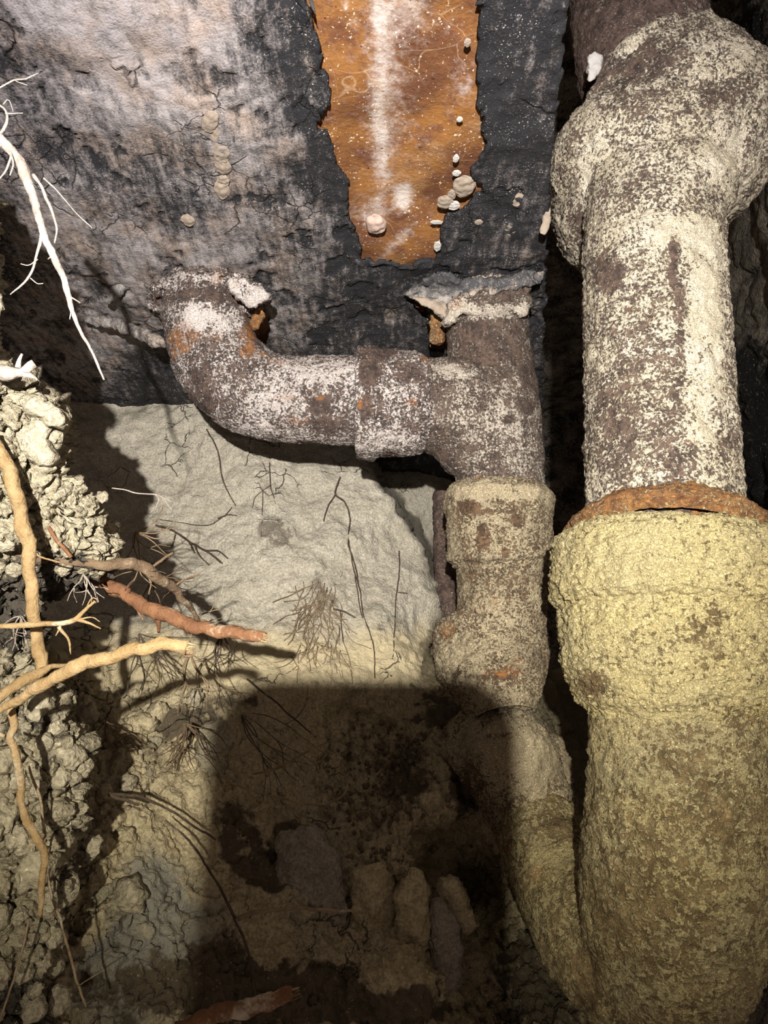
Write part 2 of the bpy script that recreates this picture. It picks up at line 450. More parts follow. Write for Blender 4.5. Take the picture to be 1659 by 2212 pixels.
hole_px = [(650,-90),(648,-20),(655,20),(668,55),(685,100),(700,165),(712,200),(705,240),(685,262),(680,275),(705,285),(718,315),(722,345),(735,370),(755,395),(748,440),(752,470),(765,500),(775,530),(782,560),(850,565),(880,572),(905,560),(940,562),(952,545),(955,490),(965,468),(1000,455),(1030,425),(1045,405),(1040,388),(1020,385),(1022,360),(1045,320),(1055,300),(1040,270),(1035,200),(1032,100),(1040,40),(1044,-20),(1046,-90)]
hp = np.array(hole_px, float)
HOLE = rough_poly(on_ceiling(hp[:, 0], hp[:, 1])[:, :2], 8, 0.0022)
edge_px = np.array([(1262,-700),(1240,-200),(1226,0),(1212,120),(1197,250),(1186,380),(1180,480),(1176,600),(1172,720),(1170,860)], float)
ew = on_ceiling(edge_px[:, 0], edge_px[:, 1])
EDGE = rough_poly(np.vstack([ew[:, :2], [[ew[-1, 0] + .01, 1.6]], [[3, 1.6]], [[3, ew[0, 1]]]]), 8, 0.003, 5)
vp = np.array([(548,760),(545,700),(560,668),(578,672),(585,710),(575,752)], float)
VOID = rough_poly(on_ceiling(vp[:, 0], vp[:, 1])[:, :2], 6, 0.003, 9)
vp2 = np.array([(875,650),(925,640),(968,650),(968,755),(925,752),(922,690)], float)
VOID2 = rough_poly(on_ceiling(vp2[:, 0], vp2[:, 1])[:, :2], 6, 0.003, 11)

def ceil_sheet(step, holes, x0=-0.95, x1=0.23, y0=0.18, y1=1.35):
    xs = np.arange(x0, x1, step); ys = np.arange(y0, y1, step)
    X, Y = np.meshgrid(xs, ys, indexing='ij'); p = np.c_[X.ravel(), Y.ravel()]
    f = grid_faces(len(xs), len(ys))[:, ::-1]
    dmin = np.full(len(p), 9.0)
    keep = np.ones(len(f), bool)
    for poly in holes:
        lo = poly.min(0) - .03; hi = poly.max(0) + .03
        m = np.where(((p > lo) & (p < hi)).all(1))[0]
        dd, pos = near_poly(p[m], poly)
        ins = in_poly(p[m], poly)
        dmin[m] = np.minimum(dmin[m], np.where(ins, 0, dd))
        sn = m[dd < step * 0.55]; p[sn] = pos[dd < step * 0.55]
    for poly in holes: keep &= ~in_poly(p[f].mean(1), poly)
    f = f[keep]
    used = np.unique(f); mp = np.full(len(p), -1); mp[used] = np.arange(len(used))
    return p[used], mp[f], dmin[used]

p, f, dm = ceil_sheet(0.0028, [HOLE, EDGE, VOID, VOID2])
p3 = np.c_[p, np.full(len(p), ZC)]
z = fbm(p3, 7, 3) * 0.007 + fbm(p3, 45, 3) * 0.0016 + fbm(p3, 160, 3, .6) * 0.0009
z -= np.exp(-dm / 0.006) * (0.0022 + 0.0035 * np.clip(fbm(p3, 40, 2) + .1, 0, 1))
lay = fbm(p3, 26, 4)                                       # flaking layers
z += np.where((lay > 0.34), 0.0022, 0)
p3[:, 2] += z
dust_pts = [(60,40,.62),(200,60,.78),(300,40,.85),(420,60,.72),(350,180,.82),(230,180,.66),(100,120,.48),(60,250,.34),(180,270,.50),(300,260,.55),(420,230,.66),(520,200,.58),(560,80,.42),(640,120,.12),(650,220,.18),(620,40,.2),(600,320,.50),(520,320,.60),(430,330,.36),(300,370,.30),(200,380,.34),(120,420,.52),(380,450,.28),(500,440,.40),(620,430,.40),(690,480,.36),(700,380,.05),(730,420,.05),(560,540,.46),(430,540,.52),(300,520,.56),(200,520,.58),(150,620,.5),(650,600,.46),(640,680,.44),(580,650,.52),(720,620,.24),(800,650,.16),(780,720,.22),(850,720,.18),(900,620,.10),(700,740,.20),(1000,540,.10),(1090,300,.10),(1120,100,.16),(1110,450,.22),(1150,560,.22),(1060,100,.05),(1100,600,.2),(260,640,.6),(230,720,.62),(300,680,.5),(200,790,.5),(330,800,.12),(300,850,.14),(380,880,.15),(430,900,.2),(0,600,.3),(-200,400,.4),(-100,0,.6),(1000,800,.1),(650,860,.15),(800,860,.12)]
dpx = np.array(dust_pts)
px, py, _ = proj(p3)
num = np.zeros(len(p3)); den = np.zeros(len(p3))
for x, y, s in dpx:
    k = 1 / ((px - x) ** 2 + (py - y) ** 2 + 900) ** 1.6
    num += k * s; den += k
dust = num / den - .04 + np.where(lay > 0.34, -0.22, 0) - np.exp(-dm / 0.003) * 0.15
ceiling = obj('ceiling', p3, [f], M_coat, attrs={'dust': dust}, origin=(0, 0.7, ZC))
tag(ceiling, 'dusty black bitumen-coated underside of the slab, torn open over an orange stain', kind='structure')
sm = ceiling.modifiers.new('thick', 'SOLIDIFY'); sm.thickness = 0.004; sm.offset = 1

p, f, dm = ceil_sheet(0.005, [EDGE - np.array([0.006, 0]), VOID.mean(0) + (VOID - VOID.mean(0)) * 1.9, VOID2.mean(0) + (VOID2 - VOID2.mean(0)) * 1.7])
p3 = np.c_[p, np.full(len(p), ZC + 0.0055)]
p3[:, 2] += fbm(p3, 7, 3) * 0.007 + fbm(p3, 60, 3) * 0.0008
px, py, _ = proj(p3)
wob = fbm(p3, 25, 3)
lime = .62 * np.exp(-((px - 822 - wob * 8) / 20) ** 2) * np.clip((470 - py) / 60, 0, 1) * (.75 + .4 * fbm(p3, 30, 2, off=4)) \
    + .33 * np.exp(-((px - 845) / 52) ** 2 - ((py - 190) / 170) ** 2) \
    + .5 * np.exp(-((px - 885) / 60) ** 2 - ((py - 10) / 55) ** 2) + .9 * np.exp(-((px - 872) / 19) ** 4 - ((py - 425) / 32) ** 4) \
    + .45 * np.exp(-((px - 800) / 45) ** 2 - ((py - 460) / 30) ** 2) + .5 * np.exp(-((px - 860 + (py - 520) * .8) / 14) ** 2 - ((py - 520) / 40) ** 2) \
    + .4 * np.exp(-((px - 1005) / 22) ** 2 - ((py - 180) / 40) ** 2) + .5 * np.exp(-((px - 745 - py * .4) / 6) ** 2 - ((py - 20) / 50) ** 2)
body = obj('exposed_slab', p3, [f], M_patch, ceiling, {'lime': lime})
body['label'] = 'orange stained bare slab with a white lime streak where the coating is gone'
sm = body.modifiers.new('thick', 'SOLIDIFY'); sm.thickness = 0.07; sm.offset = 1

# ------------------------------------------------------------------ structure: soil wall and floor
class Field:
    def __init__(s, pts, c=60.0):
        a = np.array(pts, float); s.q = a[:, :2]; s.c = c
        r = np.sqrt(((s.q[:, None] - s.q[None]) ** 2).sum(-1) + c * c)
        n = len(a); A = np.zeros((n + 1, n + 1)); A[:n, :n] = r; A[:n, n] = 1; A[n, :n] = 1
        s.w = np.linalg.solve(A, np.r_[a[:, 2], 0])
    def __call__(s, x, y):
        out = np.full(np.shape(x), s.w[-1])
        for k in range(len(s.q)): out = out + s.w[k] * np.sqrt((x - s.q[k, 0]) ** 2 + (y - s.q[k, 1]) ** 2 + s.c ** 2)
        return out
SOIL = Field([(-300,800,.9),(100,800,1.0),(330,800,1.03),(600,800,1.07),(800,800,1.15),(1000,800,1.35),(1250,800,1.5),
 (250,900,.98),(450,900,.97),(600,900,.99),(800,950,1.02),(900,950,1.05),(1000,950,1.1),(1250,1000,1.4),
 (250,1100,.91),(450,1100,.90),(650,1100,.90),(780,1080,.93),(860,1160,.93),(940,1240,.95),(1040,1300,1.02),(1000,1100,1.02),(900,1060,.97),(1250,1300,1.3),
 (-300,1200,.75),(250,1300,.82),(450,1300,.81),(650,1300,.82),(800,1300,.85),(900,1300,.885),(960,1400,.88),(900,1420,.83),(1050,1420,.92),(1250,1500,1.5),
 (-300,1500,.62),(150,1480,.70),(300,1480,.72),(500,1480,.735),(700,1480,.76),(850,1480,.785),(930,1480,.80),(1010,1500,.80),(1100,1560,.84),
 (-300,1800,.52),(200,1600,.63),(400,1650,.64),(560,1600,.69),(600,1680,.67),(830,1610,.76),(950,1600,.735),(1040,1620,.735),(1150,1650,.8),(1250,1700,1.2),
 (100,1800,.53),(300,1800,.555),(450,1900,.56),(600,1820,.61),(750,1800,.645),(870,1800,.645),(960,1780,.68),(1060,1720,.71),(1080,1800,.76),(1180,1850,.85),
 (300,2000,.51),(300,2212,.47),(600,2050,.55),(750,2050,.565),(860,1930,.59),(880,2050,.565),(910,1900,.62),(960,1890,.86),(1000,1850,.85),(1050,1880,.88),(1050,1980,.84),(1010,2040,.74),
 (980,2120,.60),(700,2212,.52),(500,2212,.50),(930,2212,.56),(1060,2160,.70),(1150,2100,.72),(1250,2212,.66),(1300,2100,.8),(-300,2212,.42),(100,2212,.45),(1400,2212,.8),(1400,1900,1.0),
 (300,2500,.40),(700,2500,.44),(1000,2500,.48),(1300,2500,.56)])
xs = np.arange(-120, 1330, 4.2); ys = np.arange(780, 2440, 4.2)
ks = int(np.argmin(abs(ys - 1478)))
GX, GY = np.meshgrid(xs, ys); D = SOIL(GX, GY)
# the packed face ends in a sharp corner at the right; a recess lies behind it
xe = np.interp(GY, [880, 960, 1020, 1050, 1120, 1200, 1260, 1330, 1390, 1440, 1475], [730, 760, 795, 812, 866, 906, 936, 936, 920, 908, 900])
xe = xe + 9 * fbm(np.c_[GX.ravel() * 0, GY.ravel() * .01, GX.ravel() * 0], 3, 3).reshape(GX.shape)
s_ = np.clip((GX - xe) / 34, 0, 1); s_ = s_ * s_ * (3 - 2 * s_)
D = D + .26 * s_ * np.clip((1468 - GY) / 60, 0, 1)
V = P(GX, GY, D).reshape(-1, 3)
gf = grid_faces(len(ys), len(xs))
N = normals(V, [gf]); N *= np.sign((N * (CAM - V)).sum(1))[:, None]
gy = GY.ravel(); gx = GX.ravel()
rough = np.clip((gy - 1380) / 250, 0, 1)                    # loose below, packed above
leftr = np.clip((np.interp(gy, [1300, 1600, 1680, 1800, 2000, 2300], [420, 480, 330, 290, 290, 200]) - gx) / 130, 0, 1) * np.clip((gy - 1320) / 150, 0, 1)
cone = np.clip(1.2 - np.hypot((gx - 400) / 130, (gy - 1880) / 260), 0, 1)
disp = fbm(V, 12, 3) * 0.010 + fbm(V, 60, 4, .6) * (0.0030 + 0.004 * rough * (1 - .8 * cone)) + fbm(V, 240, 3, .6) * 0.0011
disp += (pebbly(V, 75) - .5) * 0.006 * rough * (1 - cone) + (pebbly(V, 190) - .5) * 0.0032 * (0.25 + rough * (1 - cone))
disp += (pebbly(V, 34) - .5) * 0.022 * leftr
ck = fbm(V, 22, 3); disp -= np.exp(-(ck / 0.022) ** 2) * 0.012 * np.clip(leftr + .5 * rough * (fbm(V, 6, 2) > 0), 0, 1)
V = V + N * disp[:, None]
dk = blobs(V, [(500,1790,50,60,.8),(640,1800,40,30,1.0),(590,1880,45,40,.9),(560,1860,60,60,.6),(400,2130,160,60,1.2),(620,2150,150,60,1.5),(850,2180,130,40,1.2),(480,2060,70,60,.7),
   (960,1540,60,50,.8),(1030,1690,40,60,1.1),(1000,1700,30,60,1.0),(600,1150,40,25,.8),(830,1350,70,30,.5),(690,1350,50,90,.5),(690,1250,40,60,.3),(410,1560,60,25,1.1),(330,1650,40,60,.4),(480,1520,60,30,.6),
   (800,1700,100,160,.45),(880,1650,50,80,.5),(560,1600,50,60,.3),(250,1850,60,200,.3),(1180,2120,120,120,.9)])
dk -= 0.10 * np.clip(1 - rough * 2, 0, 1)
grey = blobs(V, [(330,1900,60,60,.9),(360,2050,120,120,1.0),(250,2150,100,120,.8),(690,1900,60,180,.5)])
nx = len(xs)
a = V[:(ks + 1) * nx]; fw = grid_faces(ks + 1, nx); fw = fw[(gx[fw].max(1) < 1125) | (gy[fw].min(1) > 1440)]
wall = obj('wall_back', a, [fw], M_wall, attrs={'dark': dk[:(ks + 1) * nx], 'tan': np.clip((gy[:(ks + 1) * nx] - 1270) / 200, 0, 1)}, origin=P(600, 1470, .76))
tag(wall, 'compacted grey clay soil wall behind the pipes', kind='structure')
a = V[ks * nx:]; ff = grid_faces(len(ys) - ks, nx)
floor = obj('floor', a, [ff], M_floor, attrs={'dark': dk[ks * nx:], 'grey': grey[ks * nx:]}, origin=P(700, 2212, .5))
tag(floor, 'sloping loose tan soil at the bottom of the dug hole', kind='structure')

# deeper walls of the cavity
def plane_wall(name, a, b, z0, z1, label, amp=0.03, step=0.012, mat=None, dark=None):
    a = np.array(a, float); b = np.array(b, float); L = np.linalg.norm(b - a)
    u = np.arange(0, L, step); zz = np.arange(z0, z1, step)
    U, Z = np.meshgrid(u, zz); d = (b - a) / L
    v = np.c_[(a[0] + d[0] * U).ravel(), (a[1] + d[1] * U).ravel(), Z.ravel()]
    n = np.array([-d[1], d[0], 0]); n *= np.sign(n @ (CAM - v[0]))
    v = v + n * (fbm(v, 4, 4, .55) * amp + (pebbly(v * np.array([1, 1, 2.2]), 9) - .5) * amp * .9 + fbm(v, 40, 3) * .006)[:, None]
    o = obj(name, v, [grid_faces(len(zz), len(u))], mat or M_dark, origin=(*((a + b) / 2)[:2], z0), attrs={'dark': blobs(v, dark)} if dark else None)
    return tag(o, label, kind='structure')
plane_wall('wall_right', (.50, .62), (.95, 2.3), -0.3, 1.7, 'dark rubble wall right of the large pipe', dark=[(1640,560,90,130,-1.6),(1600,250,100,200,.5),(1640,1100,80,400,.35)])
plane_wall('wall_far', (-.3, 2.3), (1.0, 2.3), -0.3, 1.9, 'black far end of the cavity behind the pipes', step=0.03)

hx, hy = np.meshgrid(np.arange(.05, 1.4, .02), np.arange(.1, 2.4, .02))
hv = np.c_[hx.ravel(), hy.ravel(), np.full(hx.size, 1.62)]; hv[:, 2] += fbm(hv, 5, 3) * .03
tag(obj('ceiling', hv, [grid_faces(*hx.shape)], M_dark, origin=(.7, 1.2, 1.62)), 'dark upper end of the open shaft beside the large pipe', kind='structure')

# left bank of soil, close to the viewer
rows = [(150,-330,.36),(300,-150,.36),(380,-70,.355),(480,-40,.355),(600,-8,.36),(700,-25,.36),(790,5,.36),(850,95,.385),(890,125,.39),(960,128,.40),(1030,140,.40),(1080,190,.41),(1150,225,.42),(1200,230,.425),(1235,190,.42),(1280,85,.42),(1340,70,.43),(1400,95,.43),(1470,80,.42),(1540,120,.43),(1620,165,.43),(1750,170,.42),(1900,150,.41),(2050,120,.40),(2250,70,.39),(2500,30,.37)]
ra = np.array(rows, float)
yy = np.arange(160, 2480, 4.0)
ed = np.interp(yy, ra[:, 0], ra[:, 1]); dd = np.interp(yy, ra[:, 0], ra[:, 2])
nseg = 150
t = np.linspace(0, 1, nseg)
tk = [0, .18, .55, .75, .84, .92, 1]
off = np.array([np.interp(t, tk, [-520, -300, -60, -14, 0, -10, -60])] * len(yy))
dof = np.array([np.interp(t, tk, [-.10, -.05, -.015, .0, .03, .12, .28])] * len(yy))
BX = ed[:, None] + off; BY = np.repeat(yy[:, None], nseg, 1); BD = dd[:, None] + dof
Vb = P(BX, BY, BD).reshape(-1, 3); fb = grid_faces(len(yy), nseg)
Nb = normals(Vb, [fb]); Nb *= np.where(t < .84, 1, 1)[None, :].repeat(len(yy), 0).ravel()[:, None]
if ((Nb * (CAM - Vb)).sum(1) > 0).mean() < .5: Nb = -Nb
db = fbm(Vb, 16, 3) * .012 + (pebbly(Vb, 48) - .5) * .014 + (pebbly(Vb, 110, 9) - .5) * .009 + (pebbly(Vb, 230, 3) - .5) * .0065 + (pebbly(Vb, 400, 5) - .5) * .0022 + fbm(Vb, 300, 2) * .001
db -= np.exp(-(fbm(Vb, 28, 2) / .04) ** 2) * .012
Vb = Vb + Nb * db[:, None]
wl = obj('wall_left', Vb, [fb], M_bank, attrs={'dark': np.clip(-db * 40, -.3, 1) * 0 + blobs(Vb, [(120,1250,120,40,1.5),(50,1330,60,70,1.2),(60,1560,60,40,.8),(130,1640,60,60,.5),(180,1900,60,200,.6),(60,2180,150,60,.8)])}, origin=P(0, 2212, .4))  # dark blots paint shade into the gap under the roots and bottom corner
tag(wl, 'crumbly bank of pale soil full of roots on the left', kind='structure')

# ------------------------------------------------------------------ clods and pebbles as pieces of the setting
rng = random.Random(3)
def rock_mesh(k, mat, sub=3, amp=.35):
    bm = bmesh.new(); bmesh.ops.create_icosphere(bm, subdivisions=sub, radius=1)
    v = np.array([x.co for x in bm.verts]); ff = np.array([[l.index for l in fc.verts] for fc in bm.faces]); bm.free()
    n = v.copy()
    v = v * (1 + amp * fbm(n, 1.1, 2, off=k * 13.3) + amp * .6 * fbm(n, 3.2, 2, off=k * 7) - .25 * worley(n, 1.6, k * 5.1)[0])[:, None]
    v *= np.array([1, .8 + .3 * rng.random(), .65 + .3 * rng.random()])
    me = make_mesh('rock', v * .008, [ff]); me.materials.append(mat); return me
CL = [rock_mesh(k, M_clod) for k in range(8)]
GR = [rock_mesh(20 + k, M_grit, 2) for k in range(6)]
DC = [rock_mesh(40 + k, M_floor) for k in range(6)]
BC = [rock_mesh(60 + k, M_bank) for k in range(6)]

def piece(name, me, loc, size, parent):
    o = bpy.data.objects.new(name, me); COL.objects.link(o); o.parent = parent
    o.location = np.array(loc) - ORG[parent.name]; o.scale = (size / .008,) * 3
    o.rotation_euler = [rng.uniform(0, 6.28) for _ in range(3)]
    return o

fs = lambda arr, k: arr[k]
cand = np.where((BX.ravel() > -60) & (np.tile(t, len(yy)) < .86) & (BY.ravel() > 560))[0]
def ok_bank(k):
    x, y = BX.ravel()[k], BY.ravel()[k]
    return (840 < y < 1230 or y > 1500 or (y < 830 and rng.random() < .3))
n = 0
while n < 200:
    k = cand[rng.randrange(len(cand))]
    if not ok_bank(k): continue
    up = BY.ravel()[k] < 1300
    s = rng.uniform(.0022, .0075) if rng.random() < .85 else rng.uniform(.008, .013)
    if up: s *= .8
    piece('soil_clod', (CL if rng.random() < .75 else BC)[rng.randrange(6)], Vb[k] + Nb[k] * s * .2, s, wl); n += 1
# clods lying on the loose left part of the floor, grit in the funnel
def at_soil(x, y):
    i = int(round((y - ys[0]) / 4.2)); j = int(round((x - xs[0]) / 4.2))
    q = i * nx + j
    return V[q], N[q]
for _ in range(90):
    x = rng.gauss(280, 110); y = rng.uniform(1510, 1980)
    if x > (430 if y < 1690 else 290) or x < 120: continue
    q, nn = at_soil(x, y); s = rng.uniform(.003, .009) if rng.random() < .8 else rng.uniform(.01, .016)
    piece('soil_clod', (DC if rng.random() < .6 else CL)[rng.randrange(6)], q + nn * s * .1, s, floor)
for _ in range(190):
    y = rng.uniform(1560, 1900); x = rng.gauss(815 - (y - 1700) * .03, 50)
    q, nn = at_soil(x, y); s = rng.uniform(.0012, .0035) * (1.3 if rng.random() < .1 else 1)
    piece('pebble', GR[rng.randrange(6)], q + nn * s * .3, s, floor)

def chunk(outline, d, thick, voxel=.0035, amp=.003, smooth=4, seed=0):
    """lump of soil or scale: outline at depth d (list or number) and real thickness"""
    o = np.array(outline, float); n = len(o); d = np.broadcast_to(np.asarray(d, float), (n,))
    a = P(o[:, 0], o[:, 1], d); ray = a - CAM; ray /= np.linalg.norm(ray, axis=1)[:, None]
    c = a.mean(0); b = c + (a - c) * .92 + ray * thick
    v = np.vstack([a, b, a.mean(0) - ray.mean(0) * thick * .12, b.mean(0)])
    j = np.arange(n); j2 = (j + 1) % n
    f = [np.stack([j, j2, j2 + n, j + n], 1), np.vstack([np.stack([j2, j, np.full(n, 2 * n)], 1), np.stack([j + n, j2 + n, np.full(n, 2 * n + 1)], 1)])]
    v, f = remesh(v, f, voxel, smooth)
    nn = normals(v, f)
    v = v + nn * (fbm(v, 90, 3, .6, seed) * amp + (pebbly(v, 150, seed) - .5) * amp * .6 + fbm(v, 420, 2) * amp * .25)[:, None]
    return v, f
for ol, d, th, m in [
  ([(862,1895),(885,1870),(918,1890),(926,1960),(922,2050),(905,2110),(880,2120),(858,2060),(855,1960)], .57, .05, M_floor),
  ([(926,1945),(955,1940),(985,1985),(1000,2060),(995,2130),(960,2150),(930,2120),(926,2040)], .585, .05, M_graydirt),
  ([(945,1900),(985,1895),(1003,1915),(1010,1960),(1035,1990),(1020,2015),(985,2000),(960,1965)], .60, .035, M_floor),
  ([(600,1800),(680,1780),(735,1850),(750,1980),(740,2060),(690,2070),(640,2060),(610,2000),(596,1900)], [.585]*9, .05, M_graydirt),
  ([(760,1880),(830,1860),(860,1900),(852,2000),(845,2080),(790,2090),(762,2020)], .585, .05, M_floor)]:
    v, f = chunk(ol, d, th, amp=.004, seed=len(ol) * 3.3 + ol[0][0])
    obj('soil_block', v, f, m, floor)
for ol, d in [([(20,870),(70,845),(120,880),(150,905),(155,930),(110,925),(60,895)], .37), ([(45,930),(75,900),(110,915),(115,960),(125,1000),(95,1010),(60,990)], .375),
              ([(430,1570),(480,1550),(500,1600),(490,1660),(450,1690),(420,1640)], .63)]:
    v, f = chunk(ol, d, .03, amp=.004, seed=ol[0][0])
    obj('soil_lump', v, f, M_clod, wl if ol[0][0] < 300 else floor)

# ------------------------------------------------------------------ pipes
def path(ctrl, n):
    c = np.array(ctrl, float)
    return spline(np.c_[P(c[:, 0], c[:, 1], c[:, 2]), c[:, 3]], n)

def skin(v, f, amp=.0011, off=0.0, scale=70):
    n = normals(v, f)
    if ((v - v.mean(0)) * n).sum() < 0: n = -n
    return v + n * (fbm(v, scale, 3, .55, off) * amp * 1.3 + fbm(v, 240, 3, .6, off) * amp + (pebbly(v, 330, off) - .5) * amp * .45)[:, None]

def pipe_part(name, tubes, mat, parent, voxel=.0024, smooth=6, amp=.0011, pale=(), dark=(), rust=(), label=None, seed=0.0):
    parts = [tube(tb, 40) for tb in tubes]
    v, f = remesh(*join(parts), voxel, smooth)
    v = skin(v, f, amp, seed)
    o = obj(name, v, f, mat, parent, {'pale': blobs(v, pale), 'dark': blobs(v, dark), 'rust': blobs(v, rust)})
    if label: o['label'] = label
    return o

def ring(name, ctrl, profile, mat, parent, seg=220, n=150, amp=.001, seed=0.0, **at):
    """collar swept along ctrl axis; profile = [(t, radius)]"""
    c = np.array(ctrl, float); pth = path(np.c_[c, np.ones(len(c))], n)
    tt = np.linspace(0, 1, n); r = np.interp(tt, [q[0] for q in profile], [q[1] for q in profile])
    v, f = tube(pth, seg, False, r)
    v = skin(v, f, amp, seed)
    return obj(name, v, f, mat, parent, {k: blobs(v, at.get(k, ())) for k in ('pale', 'dark', 'rust')})

# --- left bend out of the slab
bend = empty('drain_bend', P(450, 640, .735), label='rusty iron bend curving from the slab into the horizontal branch at left', cat='pipe')
pipe_part('bend_body', [path([(445,600,.745,.040),(446,660,.735,.044),(452,720,.73,.0445),(476,785,.725,.046),(530,838,.72,.0455),(600,861,.717,.0435),(700,865,.713,.0440),(800,869,.711,.0455)], 60)],
    M_mid, bend, pale=[(600,870,90,40,.6),(480,680,60,30,1.2),(560,930,120,20,.6),(700,800,100,25,.7),(420,680,30,30,.9)],
    dark=[(690,880,26,18,1.6),(420,640,60,14,.9),(545,700,20,50,.5),(700,920,40,20,.8),(430,850,30,60,.5),(520,650,60,40,.9)],
    rust=[(385,735,26,34,3.4),(445,725,45,18,1.3),(535,730,16,45,2.4),(630,860,50,10,1.6),(650,910,60,16,1.4),(560,765,30,10,1.5),(600,785,60,10,.8)], seed=1)
def hug(ol, gap=.012):
    ol = np.array(ol, float); q = on_ceiling(ol[:, 0], ol[:, 1], ZC); return proj(q)[2] - gap
ol = [(322,660),(326,622),(345,606),(378,594),(420,580),(470,580),(515,594),(552,608),(582,640),(568,660),(545,676),(520,668),(490,690),(440,680),(400,690),(352,690)]
gaps = [.01,.008,.007,.007,.006,.006,.007,.008,.010,.03,.05,.05,.065,.07,.065,.03]
v, f = chunk(ol, hug(ol) - np.array(gaps) - .004, .05, amp=.0065, seed=4)
o = obj('rust_flange', v, f, M_mid, bend, {'pale': blobs(v, [(420,610,80,24,.8),(540,635,40,20,1.4)]), 'dark': blobs(v, [(430,640,70,8,1.4)]), 'rust': blobs(v, [(468,605,14,22,3.0),(390,610,40,20,.8),(535,620,20,14,1.5)])})
o['label'] = 'flaking broken rust collar where the bend meets the slab'

v, f = chunk([(548,668),(562,660),(572,674),(570,690),(556,712),(545,716),(541,690)], .715, .008, amp=.003, seed=19, voxel=.0018)
obj('rust_scale', v, f, M_rustchunk, bend)['label'] = 'orange rust scale hanging off the right of the collar'
v, f = chunk([(494,602),(520,600),(556,618),(582,640),(572,654),(548,664),(524,650),(500,630)], .675, .02, amp=.004, seed=23, voxel=.002)
o = obj('broken_lip', v, f, M_mid, bend, {'pale': np.full(len(v), 1.2), 'rust': blobs(v, [(520,612,30,10,2)])}); o['label'] = 'pale broken lip of the collar curling away at the right'

# --- tee on the middle stack
tee = empty('drain_tee', P(1078, 1060, .71), label='grey crusted iron tee joining the left branch to the middle stack', cat='pipe')
pipe_part('tee_body', [path([(1046,590,.765,.043),(1050,690,.748,.0425),(1062,800,.735,.0437),(1073,900,.725,.0442),(1078,980,.718,.0442),(1081,1075,.712,.0435)], 60),
    path([(850,870,.711,.043),(930,872,.713,.0452),(990,876,.718,.0475),(1040,890,.725,.046)], 40),
    path([(955,880,.714,.048),(1000,910,.716,.046),(1045,985,.718,.040)], 30)], M_tee, tee, smooth=12,
    pale=[(1090,880,70,80,.35),(1050,660,80,26,1.2),(985,800,50,14,.9)], dark=[(1060,745,80,60,.8),(1145,820,16,50,1.0),(1140,880,16,14,1.6),(1100,905,14,10,1.6),(950,950,60,40,.4),(930,1000,50,30,.4)],
    rust=[(1060,1035,60,14,2.0),(1000,770,40,30,.8),(975,640,30,30,1.0)], seed=2)
ring('branch_hub', [(771,871,.7105),(840,872,.7105),(925,873,.712)], [(0,.048),(.004,.0535),(.02,.0560),(.25,.0570),(.29,.0545),(.34,.0530),(.80,.0520),(.88,.0495),(.96,.046),(1,.044)], M_mid, tee, amp=.0010,
     seed=3, pale=[(830,950,60,30,.8),(880,850,30,40,.4)], dark=[(800,800,20,24,1.8),(790,880,12,20,1.2),(880,800,30,20,.8),(840,980,20,8,.9),(815,760,40,14,.9)], rust=[(890,870,12,9,3),(925,770,20,14,2.2),(778,860,6,20,1.4)])
v, f = chunk([(958,705),(962,660),(985,640),(1040,622),(1100,612),(1142,600),(1148,640),(1138,690),(1100,668),(1060,690),(1010,676),(985,690)], .705, .06, amp=.005, seed=8)
o = obj('crust_collar', v, f, M_tee, tee, {'pale': blobs(v, [(1000,680,60,30,1.4),(1100,680,60,20,1.3)]), 'rust': blobs(v, [(985,655,26,22,2.6)]), 'dark': blobs(v, [(1080,630,80,20,.8)])})
o['label'] = 'lumpy pale crust around the top of the tee'
v, f = chunk([(928,690),(938,676),(955,682),(962,715),(960,742),(940,745),(930,735)], .745, .02, amp=.003, seed=9, voxel=.002)
obj('rust_scale', v, f, M_rustchunk, tee)['label'] = 'orange layered rust scale hanging left of the tee top'

# --- middle riser with hub
riser = empty('riser_pipe', P(1080, 1480, .68), label='tan crusted iron riser with hub standing under the tee', cat='pipe')
ring('hub', [(1079,1046,.713),(1077,1130,.708),(1082,1224,.704)], [(0,.044),(.03,.047),(.07,.0505),(.13,.0540),(.34,.0545),(.40,.0525),(.78,.0515),(.84,.0530),(.90,.0525),(.94,.0475),(1,.0455)], M_trap, riser, amp=.0011, seed=5,
     pale=[(1070,1060,110,16,1.6),(1060,1150,120,60,.2)], dark=[(1010,1093,18,12,2.0),(1118,1122,12,12,1.8),(1036,1160,8,22,1.7),(1048,1158,8,20,1.6),(1092,1192,8,8,2.0),(1060,1105,60,6,.8)], rust=[(1070,1048,60,8,1.4)])
pipe_part('pipe_barrel', [path([(1082,1200,.704,.0445),(1084,1300,.70,.0440),(1078,1390,.695,.0438),(1074,1452,.676,.0430),(1074,1486,.660,.042)], 50)], M_trap, riser,
     rust=[(1030,1310,40,40,1.0),(1080,1290,40,40,.7),(1100,1430,50,14,1.4)], dark=[(1010,1240,30,20,.4),(1060,1460,60,10,.6)], pale=[(1060,1390,60,60,.4)], seed=6)

